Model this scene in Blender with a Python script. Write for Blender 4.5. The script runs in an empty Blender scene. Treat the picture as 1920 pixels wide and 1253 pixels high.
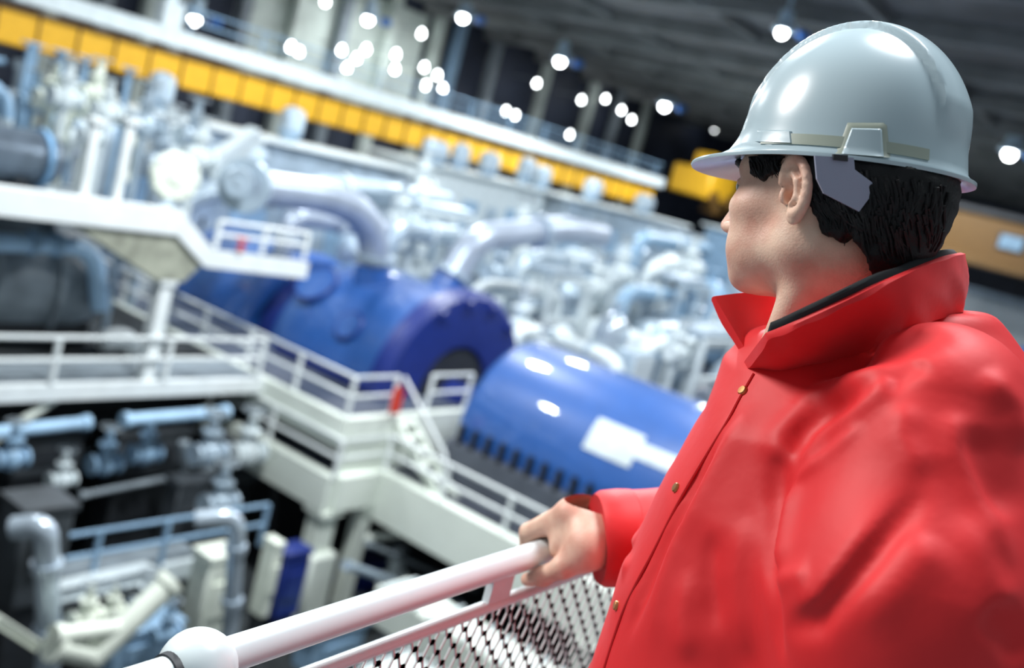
import bpy, bmesh, math, random
import numpy as np
from mathutils import Vector, Matrix

# ------------------------------------------------------------------ camera, world, lights, exposure
SC = bpy.context.scene
COL = SC.collection
FPX = 1900.0
PITCH = math.atan(310.9 / FPX); ROLL = math.atan(0.265); HEAD = math.radians(34.1)
CAM = np.array([0, 0, 1.58])
fh = np.array([math.cos(HEAD), math.sin(HEAD), 0.0])      # horizontal heading
rh = np.array([math.sin(HEAD), -math.cos(HEAD), 0.0])     # horizontal right
uh = np.array([0, 0, 1.0])
fwd = fh * math.cos(PITCH) - uh * math.sin(PITCH)
up0 = fh * math.sin(PITCH) + uh * math.cos(PITCH)
CR = math.cos(ROLL) * rh + math.sin(ROLL) * up0
CU = -math.sin(ROLL) * rh + math.cos(ROLL) * up0

cam_data = bpy.data.cameras.new('camera')
cam = bpy.data.objects.new('camera', cam_data); COL.objects.link(cam)
cam.matrix_world = Matrix(((CR[0], CU[0], -fwd[0], CAM[0]), (CR[1], CU[1], -fwd[1], CAM[1]), (CR[2], CU[2], -fwd[2], CAM[2]), (0, 0, 0, 1)))
cam_data.sensor_width = 36.0; cam_data.sensor_fit = 'HORIZONTAL'; cam_data.lens = 36.0 * FPX / 1920.0
cam_data.clip_start = 0.05; cam_data.clip_end = 400
cam_data.dof.use_dof = True; cam_data.dof.focus_distance = 0.98; cam_data.dof.aperture_fstop = 3.3
SC.camera = cam

SC.view_settings.view_transform = 'Standard'; SC.view_settings.look = 'None'
SC.view_settings.gamma = 1.0; SC.view_settings.use_curve_mapping = False
SC.view_settings.exposure = 0.22

wd = bpy.data.worlds.new('hall_daylight'); SC.world = wd; wd.use_nodes = True
wd.node_tree.nodes['Background'].inputs[0].default_value = (0.80, 0.92, 1.0, 1)
wd.node_tree.nodes['Background'].inputs[1].default_value = 0.27

def area(name, loc, size, power, col=(0.92, 0.97, 1.0), aim=None):
    d = bpy.data.lights.new(name, 'AREA'); d.shape = 'DISK'; d.size = size; d.energy = power; d.color = col
    o = bpy.data.objects.new(name, d); COL.objects.link(o); o.location = loc
    if aim is not None:
        o.rotation_euler = (Vector(aim) - Vector(loc)).to_track_quat('-Z', 'Y').to_euler()
    return o
# the hall's roof lamps, in rows over the machines
for lx, ly in ((12, 10), (12, 24), (26, 10), (26, 24), (42, 12), (42, 28), (59, 24), (44, 43)):
    area('roof_lamp_light', (lx, ly, 8.9), 1.5, {(12, 10): 2900, (12, 24): 1150, (59, 24): 2900}.get((lx, ly), 1900) if ly < 40 else 420)
area('gallery_key_light', (2.1, 0.5, 4.6), 1.3, 135, aim=(1.2, 0.2, 1.2))
area('gallery_key_light', (-0.3, 3.8, 3.6), 1.5, 165, col=(1.0, .98, .95), aim=(1.0, 0.4, 1.2))  # added key light, hung low to reach under the hat brim

# ------------------------------------------------------------------ pixel rays -> points in the place
def ray(px, py): return fwd + CR * (px - 960) / FPX - CU * (py - 626.5) / FPX
def at(px, py, d): v = ray(px, py); return CAM + v * d / (v @ fh)
def onz(px, py, z): v = ray(px, py); return CAM + v * (z - CAM[2]) / v[2]
def onx(px, py, x): v = ray(px, py); return CAM + v * x / v[0]
def ony(px, py, y): v = ray(px, py); return CAM + v * y / v[1]

# ------------------------------------------------------------------ materials
def mat(name, col, rough=0.5, metal=0.0, vary=0.12, scale=3.0, bump=0.0, bscale=60.0, emit=0.0, spec=0.5, coat=0.0, dirt=None):
    m = bpy.data.materials.new(name); m.use_nodes = True
    nt = m.node_tree; b = nt.nodes['Principled BSDF']
    b.inputs['Roughness'].default_value = rough; b.inputs['Metallic'].default_value = metal
    b.inputs['Specular IOR Level'].default_value = spec
    if coat: b.inputs['Coat Weight'].default_value = coat; b.inputs['Coat Roughness'].default_value = 0.05
    tc = nt.nodes.new('ShaderNodeTexCoord'); nz = nt.nodes.new('ShaderNodeTexNoise')
    nz.inputs['Scale'].default_value = scale; nz.inputs['Detail'].default_value = 4
    nt.links.new(tc.outputs['Object'], nz.inputs['Vector'])
    rp = nt.nodes.new('ShaderNodeValToRGB')
    lo = dirt if dirt else tuple(c * (1 - vary) for c in col); hi = tuple(min(1, c * (1 + vary * 0.6)) for c in col)
    rp.color_ramp.elements[0].color = (*lo, 1); rp.color_ramp.elements[1].color = (*hi, 1)
    rp.color_ramp.elements[0].position = 0.32; rp.color_ramp.elements[1].position = 0.62
    nt.links.new(nz.outputs['Fac'], rp.inputs['Fac']); nt.links.new(rp.outputs['Color'], b.inputs['Base Color'])
    if bump:
        n2 = nt.nodes.new('ShaderNodeTexNoise'); n2.inputs['Scale'].default_value = bscale; n2.inputs['Detail'].default_value = 3
        nt.links.new(tc.outputs['Object'], n2.inputs['Vector'])
        bp = nt.nodes.new('ShaderNodeBump'); bp.inputs['Strength'].default_value = bump; bp.inputs['Distance'].default_value = 0.01
        nt.links.new(n2.outputs['Fac'], bp.inputs['Height']); nt.links.new(bp.outputs['Normal'], b.inputs['Normal'])
    if emit:
        b.inputs['Emission Color'].default_value = (*col, 1); b.inputs['Emission Strength'].default_value = emit
    return m

def srgb(r, g, b):
    f = lambda c: (c / 255 / 12.92) if c <= 10 else ((c / 255 + 0.055) / 1.055) ** 2.4
    return (f(r), f(g), f(b))

M = {}
M['blue'] = mat('blue_enamel', (0.018, 0.098, 0.36), 0.42, vary=0.06, coat=1.0, spec=0.7)
M['navy'] = mat('navy_enamel', (0.010, 0.026, 0.19), 0.4, vary=0.1)
M['dark'] = mat('dark_steel', (0.018, 0.021, 0.026), 0.55, vary=0.3)
M['black'] = mat('black_iron', (0.006, 0.007, 0.008), 0.6, vary=0.3)
M['cream'] = mat('cream_paint', (0.79, 0.84, 0.76), 0.5, vary=0.07, scale=0.7)
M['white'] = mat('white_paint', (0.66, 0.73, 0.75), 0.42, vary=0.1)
M['ivory'] = mat('ivory_lagging', (0.82, 0.86, 0.75), 0.55, vary=0.07)
M['pale'] = mat('pale_blue_paint', (0.27, 0.42, 0.58), 0.4, vary=0.14)
M['ice'] = mat('ice_grey_cladding', (0.40, 0.49, 0.57), 0.36, metal=0.25, vary=0.25, scale=1.2)
M['sky'] = mat('light_blue_paint', (0.22, 0.42, 0.66), 0.35, vary=0.15)
M['galv'] = mat('galvanised_cladding', (0.52, 0.60, 0.68), 0.25, metal=0.4, vary=0.15)
M['pipe'] = mat('grey_pipe_lagging', (0.40, 0.46, 0.56), 0.38, metal=0.35, vary=0.12, scale=1.5)
M['grey'] = mat('grey_machine_paint', (0.20, 0.24, 0.27), 0.5, vary=0.35, scale=1.4)
M['vessel'] = mat('dark_vessel_cladding', (0.16, 0.20, 0.25), 0.3, metal=0.6, vary=0.2)
M['bluepale'] = mat('pale_sky_blue_paint', (0.42, 0.63, 0.84), 0.35, vary=0.1)
M['gusset'] = mat('grimy_beige_paint', (0.34, 0.35, 0.28), 0.55, vary=0.3)
M['bright'] = mat('bright_white_paint', (0.82, 0.86, 0.86), 0.45, vary=0.05)
M['darkgrey'] = mat('dark_machine_paint', (0.045, 0.052, 0.060), 0.5, vary=0.4, scale=1.4)  # darker grey paint for the pit machines
M['mid'] = mat('mid_grey_steel', (0.24, 0.28, 0.31), 0.45, vary=0.25, scale=2)
M['slate'] = mat('slate_floor_plate', (0.075, 0.085, 0.11), 0.5, vary=0.2, scale=1.5)
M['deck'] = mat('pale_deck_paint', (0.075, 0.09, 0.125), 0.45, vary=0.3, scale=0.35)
M['pit'] = mat('darkened_pit_concrete', (0.028, 0.033, 0.036), 0.7, vary=0.5, scale=0.6)  # pit darkness put into the base colour, with random mottling
M['yellow'] = mat('crane_yellow', (0.80, 0.43, 0.018), 0.45, vary=0.07)
M['ochre'] = mat('ochre_paint', (0.13, 0.065, 0.012), 0.5, vary=0.1)
M['red'] = mat('signal_red', (0.60, 0.04, 0.02), 0.45)
M['wall'] = mat('blue_grey_wall_cladding', (0.035, 0.045, 0.075), 0.6, vary=0.45, scale=0.25)
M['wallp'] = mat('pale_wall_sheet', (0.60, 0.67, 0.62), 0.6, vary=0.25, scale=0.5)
M['roof'] = mat('dark_roof_decking', (0.15, 0.15, 0.155), 0.7, vary=0.4, scale=0.35)
M['purlin'] = mat('grey_purlin', (0.22, 0.23, 0.23), 0.6, vary=0.25, scale=0.5)
M['glass'] = mat('cabin_glass', (0.22, 0.34, 0.46), 0.15, vary=0.15)
M['lamp'] = mat('lamp_lens', (0.93, 0.98, 1.0), 0.3, emit=26.0, vary=0.0)
M['lampdim'] = mat('lamp_lens_small', (0.93, 0.98, 1.0), 0.3, emit=16.0, vary=0.0)
M['reflector'] = mat('lamp_reflector', (0.55, 0.72, 0.85), 0.3, vary=0.05)
M['lampblue'] = mat('blue_lamp_housing', (0.05, 0.20, 0.62), 0.35, vary=0.05)
M['rail'] = mat('gloss_white_rail', (0.72, 0.81, 0.83), 0.3, vary=0.03, scale=8, coat=0.3)
M['frame'] = mat('white_mesh_paint', (0.74, 0.77, 0.77), 0.4, vary=0.05, scale=9)

# ------------------------------------------------------------------ mesh builder
class MB:
    def __init__(s): s.v = []; s.f = []
    def add(s, vs, fs):
        n = len(s.v); s.v += [tuple(map(float, v)) for v in vs]; s.f += [tuple(i + n for i in f) for f in fs]; return s
    def box(s, c, size, ax=None, ay=None, az=None):
        ax = np.array((1, 0, 0) if ax is None else ax, float); ay = np.array((0, 1, 0) if ay is None else ay, float); az = np.array((0, 0, 1) if az is None else az, float)
        c = np.array(c, float); hx, hy, hz = (t / 2 for t in size)
        bv = min(hx, hy, hz) * 0.16
        # a box with chamfered edges: 24 corner points
        vs = []; idx = {}
        for sx in (-1, 1):
            for sy in (-1, 1):
                for sz in (-1, 1):
                    for k in range(3):
                        p = [sx * (hx - bv), sy * (hy - bv), sz * (hz - bv)]; p[k] = (sx, sy, sz)[k] * (hx, hy, hz)[k]
                        idx[(sx, sy, sz, k)] = len(vs); vs.append(c + ax * p[0] + ay * p[1] + az * p[2])
        fs = []
        for k in range(3):
            a, b = [(1, 2), (2, 0), (0, 1)][k]
            for sg in (-1, 1):
                q = []
                for (da, db) in ((-1, -1), (1, -1), (1, 1), (-1, 1)):
                    t = [0, 0, 0]; t[k] = sg; t[a] = da; t[b] = db; q.append(idx[(*t, k)])
                fs.append(q if sg > 0 else q[::-1])
        for k in range(3):
            a, b = [(1, 2), (2, 0), (0, 1)][k]
            for da in (-1, 1):
                for db in (-1, 1):
                    t0 = [0, 0, 0]; t1 = [0, 0, 0]; t0[a] = t1[a] = da; t0[b] = t1[b] = db; t0[k] = -1; t1[k] = 1
                    q = [idx[(*t0, a)], idx[(*t1, a)], idx[(*t1, b)], idx[(*t0, b)]]
                    fs.append(q if da * db < 0 else q[::-1])
        for sx in (-1, 1):
            for sy in (-1, 1):
                for sz in (-1, 1):
                    q = [idx[(sx, sy, sz, k)] for k in range(3)]
                    fs.append(q if sx * sy * sz > 0 else q[::-1])
        return s.add(vs, fs)
    def ringtube(s, rings, cap=True, closed=False):
        n = len(rings[0]); vs = [p for r in rings for p in r]; fs = []
        R = len(rings)
        for i in range(R if closed else R - 1):
            j = (i + 1) % R
            for k in range(n):
                l = (k + 1) % n
                fs.append((i * n + k, i * n + l, j * n + l, j * n + k))
        if cap and not closed:
            fs.append(tuple(range(n))[::-1]); fs.append(tuple((R - 1) * n + k for k in range(n)))
        return s.add(vs, fs)
    def tube(s, pts, r, seg=14, bend=0.0, closed=False):
        pts = [np.array(p, float) for p in pts]
        if bend and len(pts) > 2:
            out = [pts[0]]
            for i in range(1, len(pts) - 1):
                a, b, c = pts[i - 1], pts[i], pts[i + 1]
                la, lc = np.linalg.norm(a - b), np.linalg.norm(c - b)
                t = min(bend, la * 0.48, lc * 0.48); p0 = b + (a - b) / la * t; p2 = b + (c - b) / lc * t
                for q in np.linspace(0, 1, 9): out.append((1 - q) ** 2 * p0 + 2 * q * (1 - q) * b + q * q * p2)
            out.append(pts[-1]); pts = out
        rr = r if hasattr(r, '__len__') else [r] * len(pts)
        tg = []
        for i in range(len(pts)):
            if closed: t = pts[(i + 1) % len(pts)] - pts[i - 1]
            else: t = pts[min(i + 1, len(pts) - 1)] - pts[max(i - 1, 0)]
            tg.append(t / (np.linalg.norm(t) + 1e-12))
        ref = np.array((0, 0, 1.0)) if abs(tg[0][2]) < 0.9 else np.array((1.0, 0, 0))
        nrm = np.cross(tg[0], ref); nrm /= np.linalg.norm(nrm)
        rings = []
        for i, p in enumerate(pts):
            nrm = nrm - tg[i] * (nrm @ tg[i]); nrm /= np.linalg.norm(nrm); bn = np.cross(tg[i], nrm)
            rings.append([p + rr[i] * (math.cos(a) * nrm + math.sin(a) * bn) for a in np.arange(seg) * 2 * math.pi / seg])
        return s.ringtube(rings, closed=closed)
    def cyl(s, p0, p1, r, r1=None, seg=20): return s.tube([p0, p1], [r, r if r1 is None else r1], seg)
    def lathe(s, prof, o, ax, seg=32, a0=0.0, a1=2 * math.pi):
        """prof: (distance along axis, radius); closed round the axis."""
        o = np.array(o, float); ax = np.array(ax, float); ax /= np.linalg.norm(ax)
        ref = np.array((0, 0, 1.0)) if abs(ax[2]) < 0.9 else np.array((1.0, 0, 0))
        n = np.cross(ax, ref); n /= np.linalg.norm(n); b = np.cross(ax, n)
        rings = [[o + ax * t + max(r, 1e-4) * (math.cos(a) * n + math.sin(a) * b) for a in np.arange(seg) * 2 * math.pi / seg] for t, r in prof]
        return s.ringtube(rings)
    def ring(s, c, ax, R, r, seg=28, ss=8):
        c = np.array(c, float); ax = np.array(ax, float); ax /= np.linalg.norm(ax)
        ref = np.array((0, 0, 1.0)) if abs(ax[2]) < 0.9 else np.array((1.0, 0, 0))
        n = np.cross(ax, ref); n /= np.linalg.norm(n); b = np.cross(ax, n)
        return s.tube([c + R * (math.cos(a) * n + math.sin(a) * b) for a in np.arange(seg) * 2 * math.pi / seg], r, ss, closed=True)
    def ball(s, c, r, seg=20, squash=(1, 1, 1)):
        c = np.array(c, float); k = seg // 2; vs = []; fs = []
        rings = []
        for i in range(k + 1):
            t = math.pi * (0.001 + 0.998 * i / k)
            rings.append([c + np.array((math.sin(t) * math.cos(a) * squash[0], math.sin(t) * math.sin(a) * squash[1], -math.cos(t) * squash[2])) * r for a in np.arange(seg) * 2 * math.pi / seg])
        return s.ringtube(rings)
    def prism(s, poly, d):
        """polygon of 3-D points pushed along vector d."""
        poly = [np.array(p, float) for p in poly]; d = np.array(d, float); n = len(poly)
        return s.add(poly + [p + d for p in poly], [tuple(range(n))[::-1], tuple(range(n, 2 * n))] + [(i, (i + 1) % n, n + (i + 1) % n, n + i) for i in range(n)])
    def build(s, name, m, parent=None, smooth=True):
        off = np.array(parent['_o'].to_list() if parent is not None and '_o' in parent else (0, 0, 0))
        me = bpy.data.meshes.new(name)
        me.from_pydata([tuple(np.array(v) - off) for v in s.v], [], s.f); me.validate(); me.update()
        bm = bmesh.new(); bm.from_mesh(me); bmesh.ops.recalc_face_normals(bm, faces=bm.faces); bm.to_mesh(me); bm.free()
        me.materials.append(m)
        if smooth:
            for p in me.polygons: p.use_smooth = True
            try: me.set_sharp_from_angle(angle=math.radians(38))
            except Exception: pass
        o = bpy.data.objects.new(name, me); COL.objects.link(o)
        if parent is not None: o.parent = parent; o['_o'] = [float(x) for x in off]
        return o

def tag(o, label, cat, group=None):
    o['label'] = label; o['category'] = cat
    if group: o['group'] = group
    return o
def thing(name, loc, label, cat, group=None):
    o = bpy.data.objects.new(name, None); COL.objects.link(o); o.empty_display_size = 0.1
    o.location = tuple(map(float, loc)); o['_o'] = [float(x) for x in loc]
    return tag(o, label, cat, group)
def structure(o): o['kind'] = 'structure'; return o
def copy_thing(o, loc, label=None, rotz=None, scale=None):
    r = o.copy(); COL.objects.link(r); r.location = tuple(map(float, loc))
    if rotz is not None: r.rotation_euler = (0, 0, rotz)
    if scale is not None: r.scale = (scale,) * 3
    if label: r['label'] = label
    def kids(src, dst):
        for ch in [c for c in bpy.data.objects if c.parent == src]:
            c = ch.copy(); COL.objects.link(c); c.parent = dst; kids(ch, c)
    kids(o, r)
    return r
X, Y, Z = np.eye(3)
# ------------------------------------------------------------------ the hall: floors, walls, roof
def slab(name, x0, x1, y0, y1, z0, z1, m):
    return structure(MB().box(((x0 + x1) / 2, (y0 + y1) / 2, (z0 + z1) / 2), (x1 - x0, y1 - y0, z1 - z0)).build(name, m, smooth=False))
slab('floor', -12, 112, -14, 50, -10.6, -10, M['pit'])
slab('floor_deck', 17, 112, 15.4, 48, -5.8, -5, M['deck'])
slab('floor_deck', 24.8, 112, -14, 15.4, -5.8, -5, M['deck'])
slab('floor_deck', 18.6, 24.8, 1, 15.4, -7.1, -6.4, M['slate'])
slab('floor_deck', 16.9, 18.6, 15.4, 20, -7.1, -6.4, M['slate'])
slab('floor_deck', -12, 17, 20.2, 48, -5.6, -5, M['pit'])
slab('wall_pit', -12, 17, 20.6, 21, -10, -5.6, M['pit'])
slab('wall_far', -12, 112, 48, 48.5, -5, 10.5, M['wall'])
slab('wall_right', 110, 110.5, -14, 48, -5, 10.5, M['wall'])
slab('ceiling', 14, 112, -14, 48.5, 10.2, 10.6, M['roof'])
for i in range(14):
    slab('trim_%d' % (i + 1), 18 + i * 6.6, 18.5 + i * 6.6, -14, 48, 9.5, 10.2, M['purlin'])
for i in range(8):
    slab('trim_%d' % (15 + i), 14, 110, -11 + i * 8, -10.7 + i * 8, 9.75, 10.2, M['purlin'])
# cream edge beams of the decks
slab('trim_23', 16.78, 17.0, 15.2, 40, -5.75, -4.98, M['cream'])
slab('trim_24', 17.0, 24.8, 15.18, 15.4, -6.4, -4.98, M['cream'])
slab('trim_25', 16.6, 16.9, 15.1, 20, -7.25, -6.35, M['cream'])
slab('trim_26', 16.9, 18.4, 14.98, 15.4, -7.25, -6.35, M['cream'])
slab('trim_27', 18.3, 18.6, 1, 15.3, -7.6, -6.35, M['cream'])
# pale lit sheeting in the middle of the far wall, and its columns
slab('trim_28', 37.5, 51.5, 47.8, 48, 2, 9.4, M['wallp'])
for i, (px, m) in enumerate(((60, 'wallp'), (160, 'mid'), (245, 'wallp'), (300, 'white'), (420, 'mid'), (520, 'wallp'), (610, 'mid'), (700, 'wallp'), (790, 'wallp'), (830, 'pale'), (905, 'mid'), (1010, 'wallp'), (1105, 'wallp'), (1160, 'mid'), (1215, 'wallp'))):
    p = ony(px, 200, 47.2)
    slab('column', p[0] - 0.35, p[0] + 0.35, 46.9, 47.6, -5, 10, M[m])

# ------------------------------------------------------------------ overhead crane bridge
t = thing('overhead_crane', (16, 33, 1.1), 'yellow overhead crane bridge with white walkway beam spanning the hall', 'crane')
g = MB().box((36, 33, 1.68), (48, 0.9, 1.16)).build('girder', M['yellow'], t)
for i in range(34):
    x = 13.5 + i * 1.36
    MB().box((x, 32.53, 1.68), (0.06, 0.08, 1.12)).build('stiffener', M['ochre'], g)
fl = MB().box((36, 32.95, 2.27), (48, 1.1, 0.1)).build('top_flange', M['ochre'], t)
MB().box((38.5, 32.7, 2.78), (44, 0.9, 0.62)).build('walkway_beam', M['white'], t)
MB().box((13.8, 32.8, 2.62), (8.6, 0.7, 0.28)).build('walkway_beam_extension', M['mid'], t)
b = MB()
b.box((22.1, 32.6, 3.4), (0.8, 0.6, 1.1)).box((22.1, 32.7, 6.2), (0.42, 0.42, 6.4))
b.build('hanger_post', M['white'], t)
hr = MB()
for zz in (3.5, 3.95): hr.tube([(22, 32.5, zz), (60, 32.5, zz)], 0.035, 6)
hr.build('handrail', M['pale'], t)
for i in range(12): MB().cyl((23 + i * 3.3, 32.5, 3.05), (23 + i * 3.3, 32.5, 3.98), 0.035, seg=6).build('handrail_post', M['pale'], t)

c0 = ony(1318, 345, 32.5)
ec = MB().box(c0, (4.2, 3.2, 2.0)).build('end_carriage', M['yellow'], t); crane = t; t = ec
MB().box(c0 + (-0.8, -0.4, 1.5), (1.6, 1.6, 1.2)).build('motor_cover', M['yellow'], t)
MB().box(c0 + (1.6, -0.6, -1.4), (1.8, 1.4, 1.0)).build('buffer', M['ochre'], t)
for s in (-1.3, 1.3): MB().cyl(c0 + (s, -1.9, -0.9), c0 + (s, -1.5, -0.9), 0.55).build('wheel', M['ochre'], t)

# ------------------------------------------------------------------ blue turbine and generator casings
AX, AZ = 22.0, -5.1
def end_ring(y, R, m): pass
t = thing('turbine_casing', (AX, 19, -5), 'dark blue domed turbine casing with open ring end, left of the generator', 'turbine')
prof = [(0, 2.5), (0.0, 3.0), (0.35, 3.0), (0.4, 2.9), (0.9, 2.86), (3.2, 2.86), (4.3, 2.7), (4.9, 2.3), (5.1, 1.6)]
b = MB().lathe(prof, (AX, 16.5, AZ), Y, seg=64); body = b.build('casing_body', M['blue'], t)
MB().lathe([(0, 1.45), (-0.16, 1.5), (-0.2, 1.75), (-0.2, 2.9), (-0.05, 3.06), (0.3, 3.06), (0.32, 2.6), (0.1, 1.5)], (AX, 16.5, AZ), Y, seg=64).build('end_ring', M['navy'], t)
MB().lathe([(-0.02, 1.4), (0.2, 1.45), (0.25, 0.4), (0, 0.4)], (AX, 16.42, AZ), Y, seg=40).build('inner_cover', M['dark'], t)
MB().cyl((AX, 14.42, AZ), (AX, 16.6, AZ), 0.55, seg=28).build('shaft_cover', M['navy'], t)
for a in (-2.3, -1.9, -1.5, -1.1, -0.7, -0.3, 0.1, 0.5):
    q = a + math.pi / 2
    MB().cyl((AX + 2.75 * math.cos(q), 16.14, AZ + 2.75 * math.sin(q)), (AX + 2.75 * math.cos(q), 16.34, AZ + 2.75 * math.sin(q)), 0.12, seg=8).build('flange_bolt', M['navy'], t)
def hatch(ang, y, r, m):
    n = np.array((math.cos(ang), 0, math.sin(ang))); c = np.array((AX, y, AZ)) + n * 2.84
    h = MB().lathe([(0, r), (0.1, r), (0.14, r * 0.93), (0.16, 0)], c, n, seg=30).build('hatch_cover', m, t)
    MB().ring(c + n * 0.1, n, r * 0.98, 0.045, 26, 6).build('hatch_rim', M['navy'], h)
hatch(math.radians(135), 20.3, 0.62, M['blue']); hatch(math.radians(150), 18.3, 0.4, M['blue'])
MB().cyl((20.93, 19.2, -3.0), (20.84, 19.2, -2.12), 0.5, seg=26).build('pipe_neck', M['blue'], t)
nd = np.array((0.9, 0, 1.75)); nd /= np.linalg.norm(nd); n0 = np.array((22.3, 17.8, -2.5)); MB().cyl(n0 - nd * .3, n0 + nd * .5, 0.5, seg=26).build('pipe_neck', M['blue'], t)
MB().box((AX - 2.88, 18.4, -4.85), (0.35, 3.9, 0.22)).build('split_flange', M['navy'], t)

t = thing('turbine_casing', (AX, 24, -5), 'smaller blue turbine casing behind the pillar, beyond the ring-ended casing', 'turbine')
MB().lathe([(0, 0.8), (0.1, 2.3), (0.3, 2.5), (4.0, 2.5), (4.6, 2.2), (4.9, 1.2)], (AX, 22.4, AZ), Y, seg=56).build('casing_body', M['blue'], t)
MB().lathe([(-0.6, 1.7), (-0.55, 2.0), (0.12, 2.0), (0.12, 1.7)], (AX, 22.2, AZ), Y, seg=48).build('coupling_guard', M['navy'], t)

t = thing('generator_casing', (AX, 8, -6.4), 'bright blue generator casing with white side plate, below the man\'s elbow', 'generator')  # the white side plate is a painted window reflection
GR = 2.4; ye = 14.3
MB().lathe([(0, 1.0), (0.02, 2.0), (-0.05 + 0.1, 2.2), (0.16, 2.34), (0.36, GR), (13.2, GR), (13.5, 2.2), (13.55, 1.0)], (AX, ye, AZ), -Y, seg=72).build('casing_body', M['blue'], t)
MB().box((AX, 7.7, -5.82), (5.15, 13.2, 1.12)).build('base_frame', M['slate'], t)
for i in range(26):
    MB().cyl((AX - 2.5, 13.9 - i * 0.42, -5.3), (AX - 2.5, 13.9 - i * 0.42, -4.82), 0.085, seg=8).build('foot_bolt', M['black'], t)
def reflection_patch(y0, y1, a0, a1, R, m, name, parent):
    rings = []
    for y in np.linspace(y0, y1, 8):
        o = [(AX + R * math.cos(a), y, AZ + R * math.sin(a)) for a in np.linspace(a0, a1, 8)]
        i = [(AX + (R - .03) * math.cos(a), y, AZ + (R - .03) * math.sin(a)) for a in np.linspace(a1, a0, 8)]
        rings.append(o + i)
    return MB().ringtube(rings).build(name, m, parent)
def shell_at(px, py, R=GR):
    """where the pixel's ray meets the generator casing: (y, angle)"""
    v = ray(px, py); ax_, az_ = CAM[0] - AX, CAM[2] - AZ
    A = v[0] ** 2 + v[2] ** 2; B = 2 * (ax_ * v[0] + az_ * v[2]); C_ = ax_ ** 2 + az_ ** 2 - R * R
    k = (-B - math.sqrt(max(B * B - 4 * A * C_, 0))) / (2 * A); p = CAM + v * k
    return p[1], math.atan2(p[2] - AZ, p[0] - AX)
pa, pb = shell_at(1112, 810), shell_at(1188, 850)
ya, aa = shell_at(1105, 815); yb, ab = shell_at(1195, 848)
pl = reflection_patch(ya, yb, ab - 0.17, ab + 0.17, GR + 0.03, M['white'], 'side_reflection', t)  # white patches imitate a window's reflection on the glossy casing
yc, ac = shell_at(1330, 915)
reflection_patch(yb, yc, ab - 0.10, ab + 0.06, GR + 0.03, M['white'], 'reflection_strip', t)

# third blue machine far right and its white building
# ------------------------------------------------------------------ big grey pipes off the turbine
def flanges(pts_axes, r, m, parent, name='flange'):
    for c, ax in pts_axes:
        MB().lathe([(-0.07, r * 1.02), (-0.07, r * 1.28), (0.07, r * 1.28), (0.07, r * 1.02)], c, ax, seg=28).build(name, m, parent)
t = thing('crossover_pipe', (21, 19.2, -2.4), 'thick grey pipe rising from blue casing and bending left', 'pipe')
MB().tube([(20.825, 19.2, -1.98), (20.5, 19.2, -1.25), (19.75, 19.2, -0.68), (18.6, 19.2, -0.46), (15.9, 19.2, -0.53)], 0.43, 28, bend=.7).build('bent_pipe', M['pipe'], t)
flanges([((20.82, 19.2, -1.9), (-.1, 0, 1))], 0.46, M['ice'], t, 'base_flange')
MB().lathe([(0, 0.05), (0, 0.64), (0.16, 0.66), (0.16, 0.2)], (15.75, 19.1, -0.53), X + Y * 0.6, seg=32).build('end_cover', M['ice'], t)
t = thing('crossover_pipe', (22.3, 18, -2), 'thick pale pipe slanting up to the right off blue casing', 'pipe')
MB().tube([tuple(n0 + nd * .54), (23.2, 17.8, -0.75), (27.5, 17.8, -0.05), (31, 18.4, -0.1)], 0.42, 26, bend=1.1).build('bent_pipe', M['pipe'], t)
flanges([(n0 + nd * .64, nd), ((26.2, 17.8, -0.27), (0.98, 0, 0.16))], 0.44, M['ice'], t, 'flange')

# ------------------------------------------------------------------ walkways and railings
def railing(pts, label, h=0.98, post=1.9, m='bright', r=0.046, rails=(1.0, 0.52), group=None, toe=True):
    pts = [np.array(p, float) for p in pts]
    t = thing('railing', pts[0], label, 'railing', group)
    for k, f_ in enumerate(rails):
        MB().tube([p + Z * h * f_ for p in pts], r, 8).build('handrail' if k == 0 else 'mid_rail', M[m], t)
    for a, b in zip(pts[:-1], pts[1:]):
        L = np.linalg.norm(b - a); n = max(1, int(round(L / post)))
        for i in range(n + (b is pts[-1])):
            p = a + (b - a) * i / n
            MB().cyl(p, p + Z * h, r * 1.3, seg=8).build('post', M[m], t)
    return t
railing([(16.9, 30, -5), (16.9, 15.3, -5), (18.38, 15.3, -5)], 'white railing along edge of the upper deck beside dark blue casing')
railing([(19.7, 15.3, -5), (21.3, 15.3, -5)], 'short white railing in front of the blue ring end', r=0.045)
railing([(16.75, 19.8, -6.4), (16.75, 15.1, -6.4), (18.45, 15.1, -6.4), (18.45, 2, -6.4)], 'white railing along edge of the lower deck beside the generator', h=0.92)
railing([(6, 18.1, -4.985), (16.55, 18.1, -4.985)], 'white railing on the cross walkway left of blue casings', post=2.55, r=0.05)
t = thing('cross_walkway', (11, 18.9, -5), 'white edged walkway crossing the dark pit at left', 'walkway')
MB().box((11.2, 19.0, -5.05), (11.2, 1.5, 0.1)).build('deck_plate', M['mid'], t)
MB().box((11.2, 18.15, -5.17), (11.2, 0.16, 0.36)).build('edge_beam', M['bright'], t)
MB().box((11.2, 19.75, -5.2), (11.2, 0.16, 0.36)).build('edge_beam', M['bright'], t)
MB().tube([(9.4, 18.25, -6.9), (11.6, 18.25, -5.3)], 0.09, 8).build('brace', M['cream'], t)

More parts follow.
